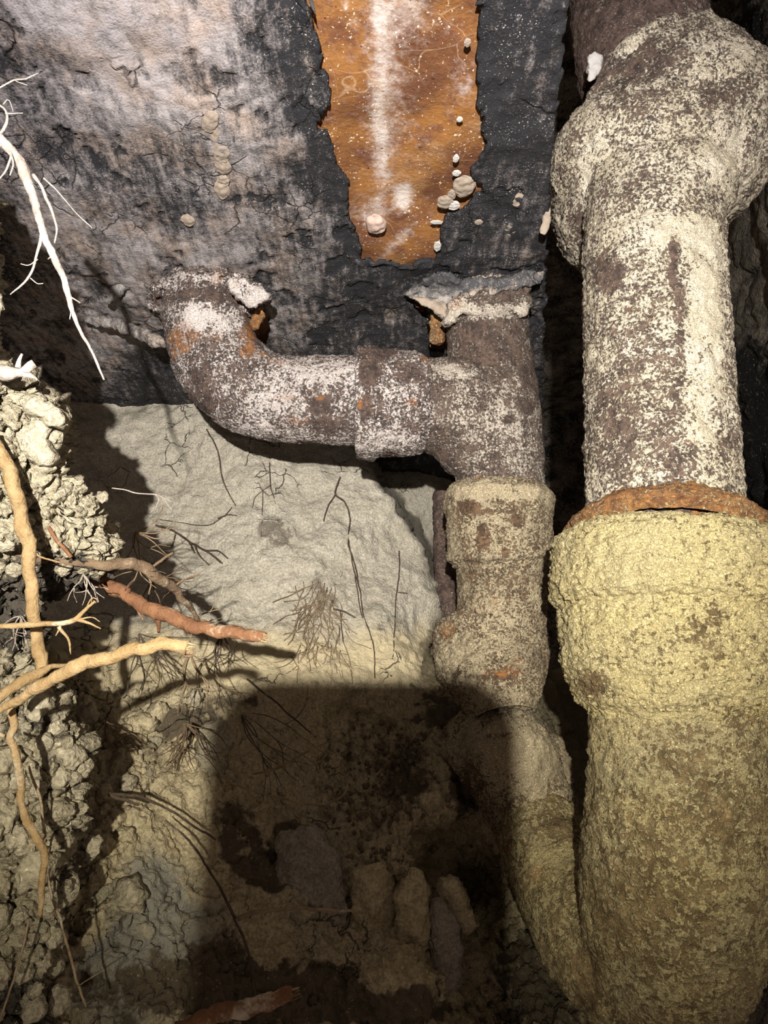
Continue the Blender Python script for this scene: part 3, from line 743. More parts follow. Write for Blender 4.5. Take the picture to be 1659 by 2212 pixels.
# --- trap under the riser
trap = empty('drain_trap', P(1110, 1700, .70), label='dirt-coated iron trap whose wide hub swallows the middle riser', cat='pipe')
ring('trap_hub', [(1056,1352,.715),(1063,1430,.695),(1075,1490,.675),(1088,1548,.66)], [(0,.045),(.015,.053),(.10,.0565),(.40,.0565),(.58,.0500),(.78,.039),(1,.028)], M_trap, trap, amp=.0016, seed=7,
     pale=[(1000,1430,60,50,.8),(1090,1510,60,24,.8)], rust=[(965,1360,16,20,2.4),(1100,1450,40,8,2.2),(1070,1455,50,6,1.6)], dark=[(1060,1462,50,6,1.2),(960,1430,14,60,.3)])
pipe_part('trap_bend', [path([(1085,1530,.675,.024),(1085,1580,.67,.040),(1100,1640,.672,.046),(1125,1700,.672,.043),(1150,1752,.665,.041),(1165,1790,.655,.039)], 50),
                        path([(1165,1590,.745,.022),(1172,1660,.735,.030),(1172,1740,.725,.029),(1168,1790,.70,.024)], 24), path([(1000,1640,.70,.035),(1060,1610,.69,.04),(1110,1650,.68,.04)], 30)], M_trap, trap, amp=.0018, smooth=10,
     pale=[(1140,1640,80,80,1.0),(1060,1620,80,60,.6)], dark=[(1080,1590,24,9,1.3),(1020,1680,30,50,.8)], seed=8)

# --- right-hand stack: wye with hub, pipe, bend
wye = empty('drain_wye', P(1445, 2212, .5), label='large yellow-crusted iron wye with wide hub filling the lower right', cat='pipe')
ring('hub', [(1440,1165,.531),(1441,1250,.523),(1446,1380,.512),(1462,1550,.500)], [(0,.074),(.02,.0775),(.07,.0820),(.12,.0835),(.38,.0835),(.405,.0800),(.425,.0765),(.47,.0780),(.70,.0765),(.80,.0735),(.90,.0680),(.96,.0615),(1,.058)], M_hub, wye, seg=340, n=260, amp=.0017, seed=9,
     dark=[(1280,1480,24,30,2.0),(1250,1470,20,20,.6),(1480,1380,60,40,.5),(1620,1560,60,40,.6),(1540,1330,40,20,.5)], rust=[(1300,1320,60,6,.8),(1320,1160,60,10,1.0)], pale=[(1330,1230,80,60,.5)])
ring('joint_filling', [(1438,1122,.541),(1440,1190,.529)], [(0,.0570),(.15,.0600),(.4,.0690),(.6,.0735),(.75,.0738),(1,.067)], M_rustchunk, wye, n=60, amp=.0014, seed=10, rust=[(1400,1150,200,20,.8)], pale=[(1300,1180,60,12,1.2),(1560,1170,100,10,.8)])['label'] = 'orange rusty joint filling around the pipe above the hub'
pipe_part('wye_body', [path([(1464,1500,.503,.0590),(1466,1600,.497,.0600),(1467,1720,.492,.0615),(1464,1850,.49,.0645),(1452,1980,.494,.0625),(1440,2080,.505,.0555),(1430,2180,.52,.048),(1424,2420,.56,.046)], 70),
    path([(1160,1775,.652,.039),(1185,1840,.625,.0395),(1225,1925,.59,.042),(1285,2010,.55,.046),(1350,2080,.525,.046),(1415,2150,.525,.042)], 50)], M_wye, wye, voxel=.0026, smooth=18, amp=.0018,
     dark=[(1270,2130,30,60,1.4),(1190,1780,30,40,.6),(1210,1800,40,30,.5),(1400,1950,120,120,.4),(1550,1750,90,60,.5),(1460,1640,40,50,.6),(1350,2000,60,100,.4)], rust=[(1240,1900,40,20,1.5),(1160,1890,14,20,2.2),(1090,1830,30,20,1.5)],
     pale=[(1330,1620,60,70,.7),(1190,1850,40,60,.8)], seed=11)

stack = empty('stack_pipe', P(1432, 1150, .54), label='thick cream-crusted vertical iron pipe with swollen bend on top at right', cat='pipe')
pipe_part('pipe_barrel', [path([(1436,1185,.533,.0570),(1432,1100,.542,.0570),(1421,850,.571,.0572),(1410,600,.602,.0572),(1409,480,.620,.058),(1410,400,.63,.058)], 80)], M_right, stack, voxel=.0026, amp=.0015,
     dark=[(1310,590,30,40,1.3),(1455,560,8,50,1.4),(1470,700,8,120,.9),(1340,950,60,100,.5),(1480,1100,90,40,1.1),(1300,850,30,60,.4),(1500,980,60,80,.5)],
     rust=[(1300,1110,40,30,1.2),(1480,1130,120,20,2.4),(1560,1110,60,20,1.6),(1480,900,30,120,.6),(1360,700,20,60,.8)], pale=[(1520,800,40,260,.9),(1440,500,100,30,.8),(1530,620,30,120,.8)], seed=12)
def ell(px, py, d, rx, ry, rz, rot=0.0):
    bm = bmesh.new(); bmesh.ops.create_icosphere(bm, subdivisions=4, radius=1)
    v = np.array([x.co for x in bm.verts]); f = np.array([[l.index for l in q.verts] for q in bm.faces]); bm.free()
    c, s = math.cos(rot), math.sin(rot)
    a = v[:, 0] * rx; b = v[:, 1] * ry
    x = a * c - b * s; y = a * s + b * c
    return P(px, py, d) + x[:, None] * RT + y[:, None] * UP + (v[:, 2] * rz)[:, None] * FWD, [f]
k = .64 / F
c0 = np.array(P(1415, 290, .70)); ax = -.407 * RT + .662 * UP + .63 * FWD; ax /= np.linalg.norm(ax)
bell = np.array([c0 - ax * q for q in (-.004, .0, .02, .04, .06, .08, .10, .115)])
parts = [tube(np.c_[bell, [.094, .098, .0985, .097, .092, .080, .058, .035]], 60), ell(1400, 345, .66, 216 * k, 158 * k, .080, .05), ell(1285, 455, .68, 88 * k, 140 * k, .07, .22),
         ell(1425, 430, .63, 152 * k, 105 * k, .062, .1), ell(1540, 360, .66, 80 * k, 120 * k, .06, .1)]
v, f = remesh(*join(parts), .0028, 16)
v = skin(v, f, .0018, 13)
obj('swollen_bend', v, f, M_right, stack, {'pale': blobs(v, [(1400,420,120,50,.5),(1560,350,60,90,.9),(1300,320,60,120,.4),(1560,130,80,40,.7)]), 'dark': blobs(v, [(1400,130,100,40,.7),(1280,500,40,60,.6),(1330,230,60,60,.3),(1340,350,30,60,.4),(1560,400,60,40,.3),(1560,180,40,60,.5)]),
    'rust': blobs(v, [(1380,335,14,14,4.0),(1352,365,16,14,3.2),(1330,355,30,30,1.0),(1340,270,50,40,.8),(1505,430,16,20,1.6),(1350,490,40,20,.9)])})
# raised rim of the bend's hub, facing up and back
n1 = RT - ax * (RT @ ax); n1 /= np.linalg.norm(n1); n2 = np.cross(ax, n1)
an = np.linspace(0, 2 * math.pi, 121)
loop = np.array([c0 + math.cos(a_) * n1 * .093 + math.sin(a_) * n2 * .093 for a_ in an])
v, f = tube(np.c_[loop, .0085 + .002 * np.sin(an * 5) + .0012 * np.sin(an * 13)], 24)
v = skin(v, f, .0022, 14)
obj('hub_rim', v, f, M_right, stack, {'pale': blobs(v, [(1520,100,120,40,1.0)]), 'dark': blobs(v, [(1330,180,60,60,.8)])})

up_ = empty('upper_pipe', P(1384, 160, .72), label='bare brown rusted iron pipe rising behind the swollen bend', cat='pipe')
pipe_part('pipe_barrel', [path([(1392,190,.70,.060),(1384,100,.715,.064),(1376,0,.74,.067),(1362,-160,.79,.072)], 50)], M_brown, up_, amp=.0013, pale=[(1500,20,24,60,.6)], seed=15)
v, f = chunk([(1268,150),(1270,120),(1285,108),(1300,125),(1298,150),(1285,175),(1270,178)], .635, .012, voxel=.002, amp=.002, seed=3)
tag(obj('lime_lump', v, f, M_white), 'white lime lump stuck beside the swollen bend under the brown pipe', 'lump')
back = empty('back_pipe', P(960, 1330, .97), label='thin brown iron pipe standing in shadow behind the riser hub', cat='pipe')
pipe_part('pipe_barrel', [path([(958,1060,.985,.0150),(960,1180,.975,.0150),(963,1280,.97,.016)], 30)], M_brown, back, voxel=.003, amp=.0012, seed=16)
pipe_part('pipe_foot', [path([(962,1262,.97,.0165),(970,1320,.965,.021),(980,1400,.95,.022)], 30)], M_brown, back, voxel=.003, amp=.0014, seed=17)

# ------------------------------------------------------------------ flaps, flakes and lumps on the ceiling
ol = [(866,638),(890,618),(925,600),(945,586),(972,590),(990,606),(1040,598),(1090,602),(1150,583),(1180,588),(1172,612),(1100,624),(1040,642),(1000,638),(975,652),(965,668),(930,660),(900,650)]
v, f = chunk(ol, hug(ol) - np.array([.004,.004,.004,.004,.004,.004,.004,.004,.004,.004,.02,.03,.035,.035,.03,.028,.018,.010]), .016, voxel=.0020, amp=.003, smooth=3, seed=2)
tag(obj('torn_flap', v, f, M_flake, attrs={'dust': .10 + .55 * np.clip((proj(v)[1] - 618) / 30, 0, 1)}), 'torn grey coating flap sagging over the top of the tee', 'flap')
v, f = chunk([(890,640),(930,648),(968,655),(966,690),(955,686),(935,670),(905,658)], .712, .012, voxel=.0018, amp=.0025, seed=12)
tag(obj('plaster_flake', v, f, M_dab), 'pale crumbly flake under the torn grey flap left of the tee', 'flake')
def strip(name, pts, mat, lab, cat, seed, seg=20):
    pth = path(pts, 60); v, f = tube(pth, seg)
    v = skin(v, f, .0018, seed, 120)
    return tag(obj(name, v, f, mat, attrs={'dust': np.full(len(v), .42)}), lab, cat)
strip('coating_curl', [(232,655,.735,.004),(255,625,.735,.006),(295,602,.74,.0065),(345,598,.735,.006),(365,605,.73,.003)], M_flake, 'curled grey coating strip left of the rust collar', 'flap', 21)
strip('coating_curl', [(185,690,.78,.004),(240,698,.77,.006),(290,716,.76,.006),(335,735,.745,.007),(355,742,.735,.004)], M_flake, 'slanting grey coating strip running down to the rusty bend', 'flap', 22)
v, f = chunk([(1010,590),(1040,575),(1068,578),(1050,598),(1022,606)], .742, .008, voxel=.0018, amp=.0015, seed=5)
tag(obj('coating_flake', v, f, M_flake, attrs={'dust': np.full(len(v), .5)}), 'grey triangular coating flake above the torn flap', 'flake')
v, f = chunk([(1186,440),(1192,452),(1190,480),(1178,508),(1164,506),(1172,470)], .62, .006, voxel=.0016, amp=.0015, seed=6)
tag(obj('coating_flake', v, f, M_dab), 'tan flake peeling at the slab edge left of the swollen bend', 'flake')
v, f = chunk([(664,-6),(676,-4),(682,12),(684,36),(674,24),(667,8)], .452, .003, voxel=.0012, amp=.0006, seed=7)
tag(obj('coating_flake', v, f, M_flake, attrs={'dust': np.full(len(v), -.2)}), 'black pointed flake hanging at the top left of the orange patch', 'flake')

def lump(name, px, py, rx, ry, mat, label, rot=0.0, ring_=False, group=None, hgt=.45):
    c = on_ceiling(px, py, ZC - .002); _, _, d = proj(c[None]); s = d[0] / F
    bm = bmesh.new(); bmesh.ops.create_icosphere(bm, subdivisions=4, radius=1)
    v = np.array([x.co for x in bm.verts]); ff = np.array([[l.index for l in q.verts] for q in bm.faces]); bm.free()
    v = v * (1 + .16 * fbm(v, 1.5, 3, off=px))[:, None]
    rr = np.hypot(v[:, 0], v[:, 1])
    zz = v[:, 2] * hgt - .045 * np.sin(v[:, 1] * 9 + 2.5 * v[:, 0] ** 2) - .12 * fbm(v, 2.2, 3, off=py)
    if ring_: zz = zz + .5 * np.exp(-(rr / .45) ** 2)
    cs, sn = math.cos(rot), math.sin(rot)
    fy = 1.0 / max(.4, ((c - CAM) / np.linalg.norm(c - CAM))[2])
    x = v[:, 0] * rx * s; y = v[:, 1] * ry * s * fy
    q = np.c_[c[0] + x * cs - y * sn, c[1] + x * sn + y * cs, c[2] + zz * min(rx, ry) * s]
    return tag(obj(name, q, [ff], mat), label, 'lump', group)
row = [(454,263,14,18,.5,'topmost tan mud dab in the row on the dusty ceiling'),(466,299,9,17,.3,'narrow brown mud dab second from the top of the row'),(477,328,17,16,.2,'broad pale mud dab third from the top of the row'),
       (481,358,15,13,.2,'ridged tan mud dab fourth from the top of the row'),(483,390,11,9,.1,'small mud dab just above the lowest of the row'),(479,410,14,14,.1,'lowest tan mud dab of the row above the left bend')]
for x, y, a_, b_, r_, lab in row: lump('mud_dab', x, y, a_ * 1.2, b_ * 1.25, M_dab, lab, r_, hgt=.36, group='row of mud dabs on the ceiling')
lump('mud_dab', 406, 476, 15, 11, M_dab, 'brown mud dab in a dark pit left of the row')
lump('mud_dab', 428, 437, 14, 10, M_flake, 'grey crater-like lump beside the lowest mud dab', ring_=True)
lump('lime_lump', 812, 484, 22, 18, M_pink, 'pinkish lime lump at the foot of the white streak', hgt=.6)
for x, y, a_, b_, m, lab in [(962,436,17,13,M_dab,'flat brown shell lowest left in the cluster on the orange patch'),(1003,402,24,20,M_dab,'large tan shell in the cluster on the orange patch'),
    (980,444,14,9,M_white,'white shell fragment at the bottom of the shell cluster'),(976,420,9,10,M_dab,'small brown shell in the middle of the shell cluster'),(986,374,10,6,M_white,'white sliver just above the shell cluster'),
    (1010,92,8,8,M_dab,'small tan dab near the top right of the orange patch'),(993,258,7,5,M_white,'white chip halfway down the right of the orange patch'),(985,342,7,8,M_white,'white chip above the shell cluster'),(942,480,14,4,M_white,'white sliver near the bottom right edge of the orange patch'),
    (1119,432,13,13,M_dab,'small ring-shaped barnacle-like mark on the dark strip'),(1108,495,17,13,M_dab,'flat tan dab low on the dark strip'),(1034,480,9,5,M_dab,'thin tan crescent left on the dark strip'),(945,532,8,10,M_white,'white chip at the bottom right corner of the orange patch')]:
    lump('ceiling_dab', x, y, a_, b_, m, lab, ring_=(x == 1119), hgt=.3)

# ------------------------------------------------------------------ roots
def root_mesh(pts, seg=10, wig=.25, n=None, seed=0.0, knob=.12, end=None):
    """pts: (px, py, depth, width in px)"""
    c = np.array(pts, float); c[:, 3] = c[:, 3] / 2 * c[:, 2] / F
    w3 = np.c_[P(c[:, 0], c[:, 1], c[:, 2]), c[:, 3]]
    L = np.linalg.norm(np.diff(w3[:, :3], axis=0), axis=1).sum()
    n = n or int(min(160, max(10, L / .0016)))
    s = spline(w3, n)
    for k in range(3): s[:, k] += fbm(s[:, :3], 55, 3, off=seed + k * 31) * np.minimum(s[:, 3] * wig * 2.2 + .0004, .003)
    s[:, 3] = np.maximum(s[:, 3] * (1 + knob * 1.6 * fbm(s[:, :3], 120, 2, off=seed)), .00022)
    v, f = tube(s, seg)
    if seg >= 12:
        nn = normals(v, f); rr = np.concatenate([np.repeat(s[:, 3], seg), [0] * (len(v) - len(s) * seg)])
        if (nn[:seg] * (v[:seg] - v[:seg].mean(0))).sum() < 0: nn = -nn
        v = v + nn * (rr * (.16 * fbm(v, 170, 3, .6, seed) + .10 * fbm(v, 600, 2, .6, seed)))[:, None]
    return v, f

def root(name, pts, mat, label, kids=(), seg=14, knob=.08, cat='root', group=None, cut=None):
    a = P(*[np.array(pts[0][k], float) for k in range(3)])
    if not kids and not cut:
        v, f = root_mesh(pts, seg, seed=pts[0][0] * .7 + pts[0][1] * .3, knob=knob)
        return tag(obj(name, v, f, mat), label, cat, group)
    r = empty(name, a, label=label, cat=cat, group=group)
    v, f = root_mesh(pts, seg, seed=pts[0][0] * .7 + pts[0][1] * .3, knob=knob)
    obj('root_stem', v, f, mat, r)
    for kp in kids:
        v, f = root_mesh(kp, 7, seed=kp[0][0] + kp[0][1] * .13)
        obj('rootlet', v, f, mat, r)
    if cut:
        x, y, d, wd = pts[-1]; x0, y0, d0, _ = pts[-2]
        dx, dy = x - x0, y - y0; l = math.hypot(dx, dy); dx /= l; dy /= l
        parts = []
        for q in range(7):
            o_ = (q / 6 - .5) * wd * .8; ln = rng.uniform(.25, .75) * wd
            parts.append(root_mesh([(x - dx * 6 - dy * o_, y - dy * 6 + dx * o_, d + rng.uniform(-.002, .002), wd * .24), (x + dx * ln - dy * o_, y + dy * ln + dx * o_ * .9, d, 1.5)], 6, n=6, seed=q))
        v, f = join(parts); obj('splintered_end', v, f, M_rcut, r)
    return r

def hairs(start, ang, n, length, w, d, spread=.8, seed=1):
    """small forked rootlets as point lists"""
    r = random.Random(seed); out = []
    for _ in range(n):
        x, y = start; a_ = ang + r.uniform(-spread, spread); pts = [(x, y, d, w)]
        for q in range(4):
            a_ += r.uniform(-.5, .5); x += math.cos(a_) * length / 4; y += math.sin(a_) * length / 4
            pts.append((x, y, d + r.uniform(-.004, .006), max(.9, w * (1 - q / 5))))
        out.append(pts)
    return out

root('hanging_root', [(-30,270,.34,22),(0,305,.34,20),(30,332,.342,22),(56,378,.345,24),(74,425,.345,18),(88,475,.345,17),(105,525,.346,16),(128,575,.347,15),(146,625,.348,13),(163,688,.35,9),(192,745,.352,6),(226,820,.355,4)], M_rwhite,
  'forked dusty white root hanging across the upper left', [[(95,385,.345,4),(130,420,.35,3),(165,460,.352,2.5),(198,492,.354,2)],[(92,500,.345,8),(78,560,.343,6),(58,605,.342,5),(24,636,.34,2.5)],[(70,378,.345,8),(88,405,.343,7),(110,450,.342,7),(121,492,.342,5),(116,525,.342,3)],
   [(30,332,.342,6),(12,370,.34,4),(-10,400,.34,2)],[(64,600,.342,3),(78,612,.342,2.4),(92,612,.342,1.8)],[(80,560,.343,3),(60,572,.341,2.5),(44,570,.34,1.8)],[(150,640,.348,4),(175,655,.35,2)],[(155,660,.348,4),(150,690,.348,2)],[(104,520,.346,4),(118,545,.346,3),(104,560,.346,2)],[(0,310,.34,8),(-15,340,.34,6)],[(18,322,.34,5),(30,352,.338,4),(22,378,.338,3)]])
root('thin_root', [(-20,200,.34,4),(0,192,.34,4),(30,174,.342,4),(56,170,.343,3.5),(84,157,.345,2)], M_rwhite, 'thin white root sticking out at the top of the left edge', [[(30,174,.342,3),(42,180,.34,2),(60,186,.34,1.5)]], seg=8)
root('thin_root', [(-10,300,.34,7),(14,270,.34,6),(12,240,.341,5),(-8,222,.34,5)], M_rwhite, 'small looped white root at the left edge above the hanging root', [[(12,245,.341,4),(28,245,.342,3),(50,245,.343,1.6)],[(5,225,.341,3),(18,215,.342,2),(28,240,.342,1.5)]], seg=8)
root('broken_root', [(-25,785,.35,30),(10,805,.35,30),(45,803,.352,27),(74,788,.354,20)], M_rwhite, 'stubby white broken root poking in at the left edge', [[(40,795,.35,12),(44,778,.35,8),(50,764,.35,5)],[(50,812,.351,14),(66,812,.352,12),(80,822,.354,4)]], knob=.25)
root('large_root', [(-25,930,.355,28),(0,975,.355,30),(26,1035,.355,31),(46,1110,.356,30),(59,1180,.357,29),(68,1250,.357,27),(77,1330,.358,26),(80,1400,.358,27),(88,1452,.358,24)], M_rpale,
  'thick pale root running down the left bank', [[(15,1005,.355,5),(-5,1000,.35,3)],[(60,1190,.357,4),(90,1204,.36,4),(130,1216,.365,4)]], seg=18)
root('forked_root', [(-20,1525,.335,20),(0,1506,.337,22),(45,1474,.342,24),(85,1452,.348,22),(112,1440,.352,12),(160,1434,.36,8)], M_rpale, 'pale root fork meeting the foot of the thick left root', seg=14)
root('cut_root', [(-10,1545,.315,10),(8,1530,.315,17),(50,1508,.313,22),(100,1476,.31,26),(150,1450,.308,29),(220,1426,.305,30),(300,1401,.303,30),(350,1394,.302,30),(404,1402,.302,29)], M_rpale, 'straw coloured cut root pointing right across the lower left', seg=20, cut=True, knob=.09)
root('side_root', [(-20,1358,.33,12),(0,1354,.33,11),(60,1350,.33,12),(120,1349,.328,11),(158,1342,.327,11),(180,1322,.326,8),(206,1298,.325,6)], M_rpale, 'slim yellow root crossing the thick left root with upturned tip',
  [[(165,1338,.327,8),(190,1345,.326,6),(219,1359,.325,3)],[(172,1337,.327,4),(200,1335,.326,3),(216,1345,.326,2)],[(126,1352,.328,8),(145,1380,.33,6),(152,1412,.332,3)],[(130,1352,.328,5),(120,1372,.33,3)],[(185,1318,.326,3),(200,1294,.325,3),(212,1296,.325,1.8)]], seg=12)
root('brown_root', [(-20,1212,.40,18),(30,1208,.40,22),(90,1207,.402,22),(150,1212,.405,20),(220,1219,.41,22),(285,1214,.42,26),(335,1238,.43,26),(372,1268,.445,20),(400,1300,.46,14),(428,1342,.48,8)], M_rbrown, 'dull brown root arching over the dark gap in the bank',
  [[(330,1225,.43,6),(350,1210,.43,6),(375,1195,.43,5)],[(322,1245,.43,5),(326,1262,.43,4),(320,1285,.43,3)],[(375,1270,.445,5),(395,1255,.45,4),(430,1242,.455,4)]] + hairs((300,1225), 1.5, 6, 60, 3, .425, 1.2, 4), seg=14)
root('red_root', [(185,1215,.46,24),(215,1245,.455,28),(250,1275,.45,30),(295,1295,.445,28),(340,1320,.44,32),(395,1345,.435,31),(450,1358,.43,28),(520,1367,.425,27),(572,1378,.42,22)], M_rred, 'red-brown root with splintered tip reaching out over the grey wall',
  [[(290,1300,.445,6),(310,1340,.45,4)],[(330,1318,.44,14),(338,1340,.445,12),(342,1365,.45,6)]], seg=18, cut=True)
root('thin_root', [(78,1106,.395,6),(105,1140,.392,9),(128,1172,.392,9),(152,1204,.392,9)], M_rred, 'thin reddish root leaning down the crumbly left bank', seg=10)
root('hair_root', [(242,1054,.50,3),(268,1057,.50,3.2),(295,1066,.50,3.2),(335,1068,.50,3),(358,1078,.502,2),(384,1090,.505,1.4)], M_rwhite, 'fine white hair root floating in the big shadow', [[(335,1068,.50,2),(342,1078,.50,2),(336,1100,.50,1.4)],[(355,1075,.502,1.6),(362,1090,.503,1.4),(372,1102,.503,1.2)]], seg=6)
root('yellow_root', [(24,1525,.34,16),(28,1560,.34,17),(20,1592,.34,16),(36,1640,.342,17),(48,1692,.345,17),(43,1740,.346,15),(74,1808,.347,18),(92,1850,.348,16),(90,1910,.35,14),(88,1978,.352,10)], M_rpale, 'crooked yellow root hanging down the lower left bank', seg=14,
  kids=[[(12,1590,.34,8),(-10,1580,.34,6)],[(75,1805,.347,5),(60,1830,.345,3)]])
root('thin_root', [(62,1655,.37,5),(84,1720,.372,6),(94,1800,.374,6),(100,1880,.38,5),(128,1985,.385,6),(150,2060,.39,6),(186,2175,.395,5)], M_rtan, 'long thin tan root trailing down beside the yellow root', kids=[[(170,2130,.392,3),(200,2110,.39,2.4),(225,2096,.39,1.6)]], seg=8)
root('thin_root', [(62,1985,.36,5),(44,2070,.355,5),(18,2150,.35,5),(-10,2230,.345,5)], M_rtan, 'thin tan root slanting into the bottom left corner', seg=8)
root('shaded_root', [(545,1674,.60,3),(600,1660,.595,6),(655,1628,.59,5),(718,1598,.59,3)], M_rtan, 'slim root rising to the right inside the phone shadow', seg=8)
root('shaded_root', [(440,1630,.585,2),(500,1690,.58,4),(600,1722,.585,4),(672,1738,.585,5),(738,1720,.59,5),(756,1676,.595,3)], M_rtan, 'long slim root sagging below the other inside the phone shadow', seg=8)
root('shaded_root', [(516,1984,.52,12),(560,1968,.52,10),(640,1963,.525,8),(760,1968,.53,6)], M_rtan, 'straight root lying level in the dark centre bottom', seg=10)
root('cut_stick', [(380,2225,.40,30),(430,2208,.402,32),(500,2190,.405,33),(570,2168,.408,33),(632,2148,.41,26)], M_rred, 'cut brown stick end at the bottom edge', seg=18, cut=True)
root('thin_root', [(505,1985,.515,5),(535,2050,.51,6),(548,2120,.505,6),(552,2175,.50,4)], M_rdark, 'dark thin root dropping below the level shaded root', seg=8)
root('thin_root', [(236,1712,.52,8),(300,1722,.525,7),(355,1742,.535,5),(420,1785,.545,5),(465,1815,.55,4)], M_rdark, 'dark thin root arching over the lit lower slope', seg=8, kids=[[(240,1714,.52,8),(265,1728,.518,8),(298,1738,.518,5)]])
root('thin_root', [(355,1768,.53,3),(410,1820,.53,5),(450,1880,.53,5),(482,1932,.525,6),(510,1985,.52,7)], M_rdark, 'dark thin root bowing along the edge of the phone shadow', seg=8)
root('thin_root', [(446,2080,.50,5),(442,2140,.495,6),(428,2205,.49,4)], M_rdark, 'short dark root above the cut stick', seg=8)
root('straight_root', [(533,1466,.72,4),(600,1522,.71,4),(683,1592,.70,3)], M_rdark, 'straight dark root slanting into the top of the phone shadow', seg=7)
wallr = lambda pts, lab, kids=(), w=3.2, mat=M_rdark: root('wall_root', [(x, y, float(SOIL(np.array(float(x)), np.array(float(y)))) - .006, w * (1 - .4 * i / len(pts))) for i, (x, y) in enumerate(pts)], mat, lab,
    [[(x, y, float(SOIL(np.array(float(x)), np.array(float(y)))) - .006, w * .6) for x, y in kp] for kp in kids], seg=7)
wallr([(446,926),(470,975),(482,1040),(508,1092)], 'fine dark root on the wall below the left bend')
wallr([(583,1000),(584,1048),(592,1076)], 'short fine root on the wall under the branch pipe', [[(584,1048),(552,1074),(545,1105)],[(568,1062),(566,1120),(564,1160)]], 2.6)
wallr([(735,1030),(725,1066),(745,1086),(756,1120),(752,1170),(766,1220),(778,1280),(786,1330),(806,1390),(810,1465)], 'long dark root running down the grey wall under the branch hub', [[(725,1066),(706,1100),(700,1126)],[(752,1150),(760,1210),(772,1262)],[(766,1235),(776,1300),(783,1335)]], 4)
wallr([(862,1190),(863,1240),(856,1290),(852,1370),(848,1432)], 'dark vertical root near the right edge of the grey wall', [[(860,1280),(880,1281)]], 3.4)
wallr([(338,1135),(380,1150),(420,1176),(452,1194),(480,1216)], 'branching dark root right of the big shadow', [[(420,1176),(430,1200),(452,1220)],[(440,1188),(470,1190),(492,1206)],[(455,1196),(476,1215)],[(380,1150),(372,1180)],[(350,1140),(340,1165)],[(405,1165),(420,1192)]], 5)
wallr([(470,1120),(492,1112),(512,1115)], 'tiny forked root on the middle of the grey wall', [[(486,1114),(500,1096)],[(480,1118),(455,1132),(430,1134),(385,1128),(345,1122)]], 2.6)
wallr([(720,1316),(745,1322),(768,1334)], 'short dark root beside the hair tuft', [[(735,1320),(738,1350),(742,1385)]], 4)
wallr([(690,1700),(700,1780),(716,1900),(700,2000)], 'fine upright root in the dark centre', (), 2.5, M_rtan)
for q, (x, y, a_, nn, ln, lab) in enumerate([(290,1150,.7,9,95,'tangle of fine rootlets beside the crumbly bank'),(330,1250,.9,9,90,'tangle of fine rootlets around the brown root'),(410,1330,.3,8,80,'wispy rootlets above the red-brown root'),(230,1560,1.2,8,90,'branching rootlets hanging below the straw coloured root'),
    (400,1560,1.1,12,110,'spray of rootlets under the straw coloured root tip'),(300,1370,1.4,8,130,'dark rootlets hanging below the red-brown root'),(480,1370,1.5,7,90,'rootlets hanging from the red-brown root tip'),(410,1410,1.4,7,140,'thin rootlets hanging from the straw coloured root tip'),(45,1330,2.0,6,80,'pale twiggy rootlets left of the thick root'),(180,1240,1.5,5,70,'crumb-coated rootlet dangling in the dark gap'),(520,1540,.75,6,200,'thin straight rootlets spreading into the phone shadow')]):
    dd_ = min(float(SOIL(np.array(float(x)), np.array(float(y)))) - .03, .60 if q not in (8, 9) else .40)
    hh = hairs((x, y), a_, nn, ln, 3.4 if q != 10 else 2.6, dd_, .9 if q != 10 else .45, 20 + q)
    extra = [h2 for h in hh[:5] for h2 in hairs(h[2][:2], a_, 1, ln * .5, 2.2, h[2][2], 1.3, int(h[2][0]))]
    v, f = join([root_mesh(h, 5, n=16, seed=h[1][0]) for h in hh + extra])
    tag(obj('root_tangle', v, f, [M_rtan, M_rbrown, M_rtan, M_rtan, M_rbrown, M_rdark, M_rdark, M_rtan, M_rwhite, M_rwhite, M_rdark][q]), lab, 'roots', kind='stuff')
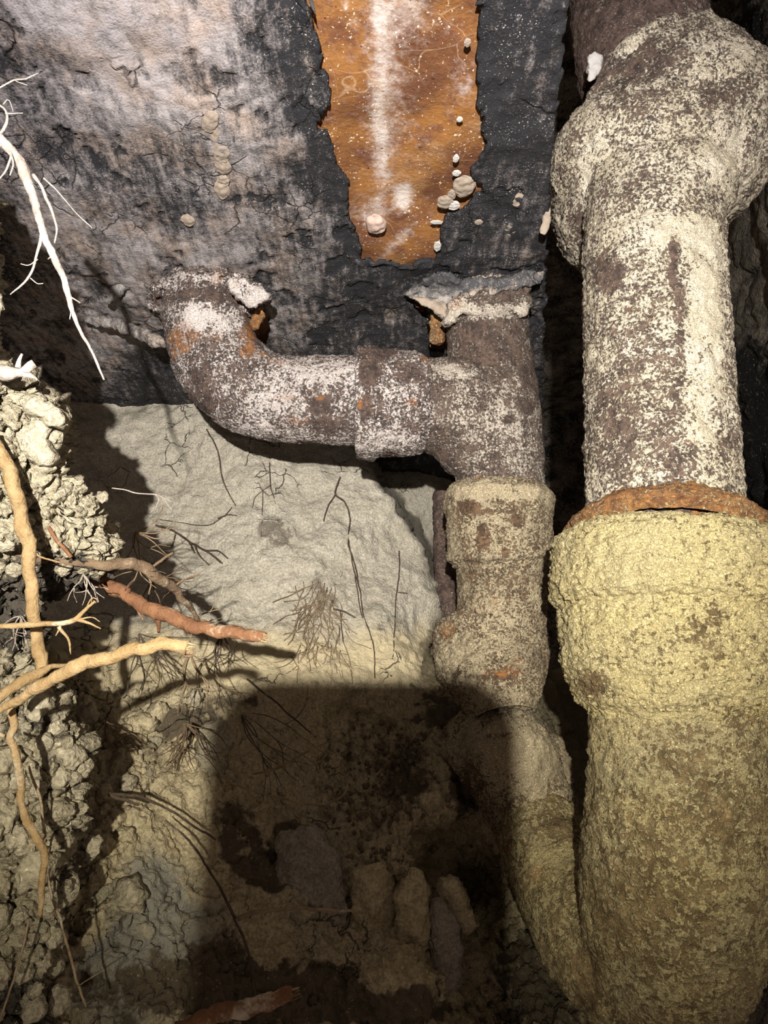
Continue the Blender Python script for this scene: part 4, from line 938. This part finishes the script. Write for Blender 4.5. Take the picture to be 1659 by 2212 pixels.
# hair tuft on the wall
hh = []
for q in range(90):
    x = rng.gauss(690, 26); y = rng.uniform(1255, 1420); a_ = rng.gauss(1.5, .5); pts = []
    for s_ in range(5):
        pts.append((x, y, float(SOIL(np.array(x), np.array(y))) - .004 - .004 * rng.random(), 1.8))
        a_ += rng.uniform(-.5, .5); x += math.cos(a_) * 18; y += math.sin(a_) * 18
    hh.append(root_mesh(pts, 4, n=12, seed=q))
v, f = join(hh)
tag(obj('root_tuft', v, f, M_rtan), 'mat of hair-fine roots clinging to the middle of the grey wall', 'roots', kind='stuff')

# ------------------------------------------------------------------ the phone whose shadow falls on the floor (behind the lens)
def rbox(x0, x1, u0, u1, d0, d1, r, n=10):
    cs = []
    for cx, cy, a0 in ((x1 - r, u1 - r, 0), (x0 + r, u1 - r, 90), (x0 + r, u0 + r, 180), (x1 - r, u0 + r, 270)):
        for q in range(n + 1):
            a_ = math.radians(a0 + 90 * q / n); cs.append((cx + r * math.cos(a_), cy + r * math.sin(a_)))
    cs = np.array(cs); n_ = len(cs)
    lay = []
    b_ = .0012
    for d, ins in ((d0, b_), (d0 + b_, 0), (d1 - b_, 0), (d1, b_)):
        c_ = cs.mean(0); q = c_ + (cs - c_) * (1 - ins / .04)
        lay.append(CAM + q[:, :1] * RT + q[:, 1:] * UP + d * FWD)
    v = np.vstack(lay + [lay[0].mean(0)[None], lay[-1].mean(0)[None]])
    j = np.arange(n_); j2 = (j + 1) % n_
    f = [np.vstack([np.stack([k * n_ + j, k * n_ + j2, (k + 1) * n_ + j2, (k + 1) * n_ + j], 1) for k in range(3)]),
         np.vstack([np.stack([j2, j, np.full(n_, 4 * n_)], 1), np.stack([3 * n_ + j, 3 * n_ + j2, np.full(n_, 4 * n_ + 1)], 1)])]
    return v, f
ph = empty('phone', CAM - FWD * .012, label='dark phone held upright at the viewpoint, casting the rounded shadow', cat='phone')
obj('phone_body', *rbox(-.058, .020, -.131, .0200, -.013, -.005, .0155), M_phone, ph)
obj('screen', *rbox(-.056, .018, -.129, .0180, -.0136, -.0128, .014), M_glass, ph)
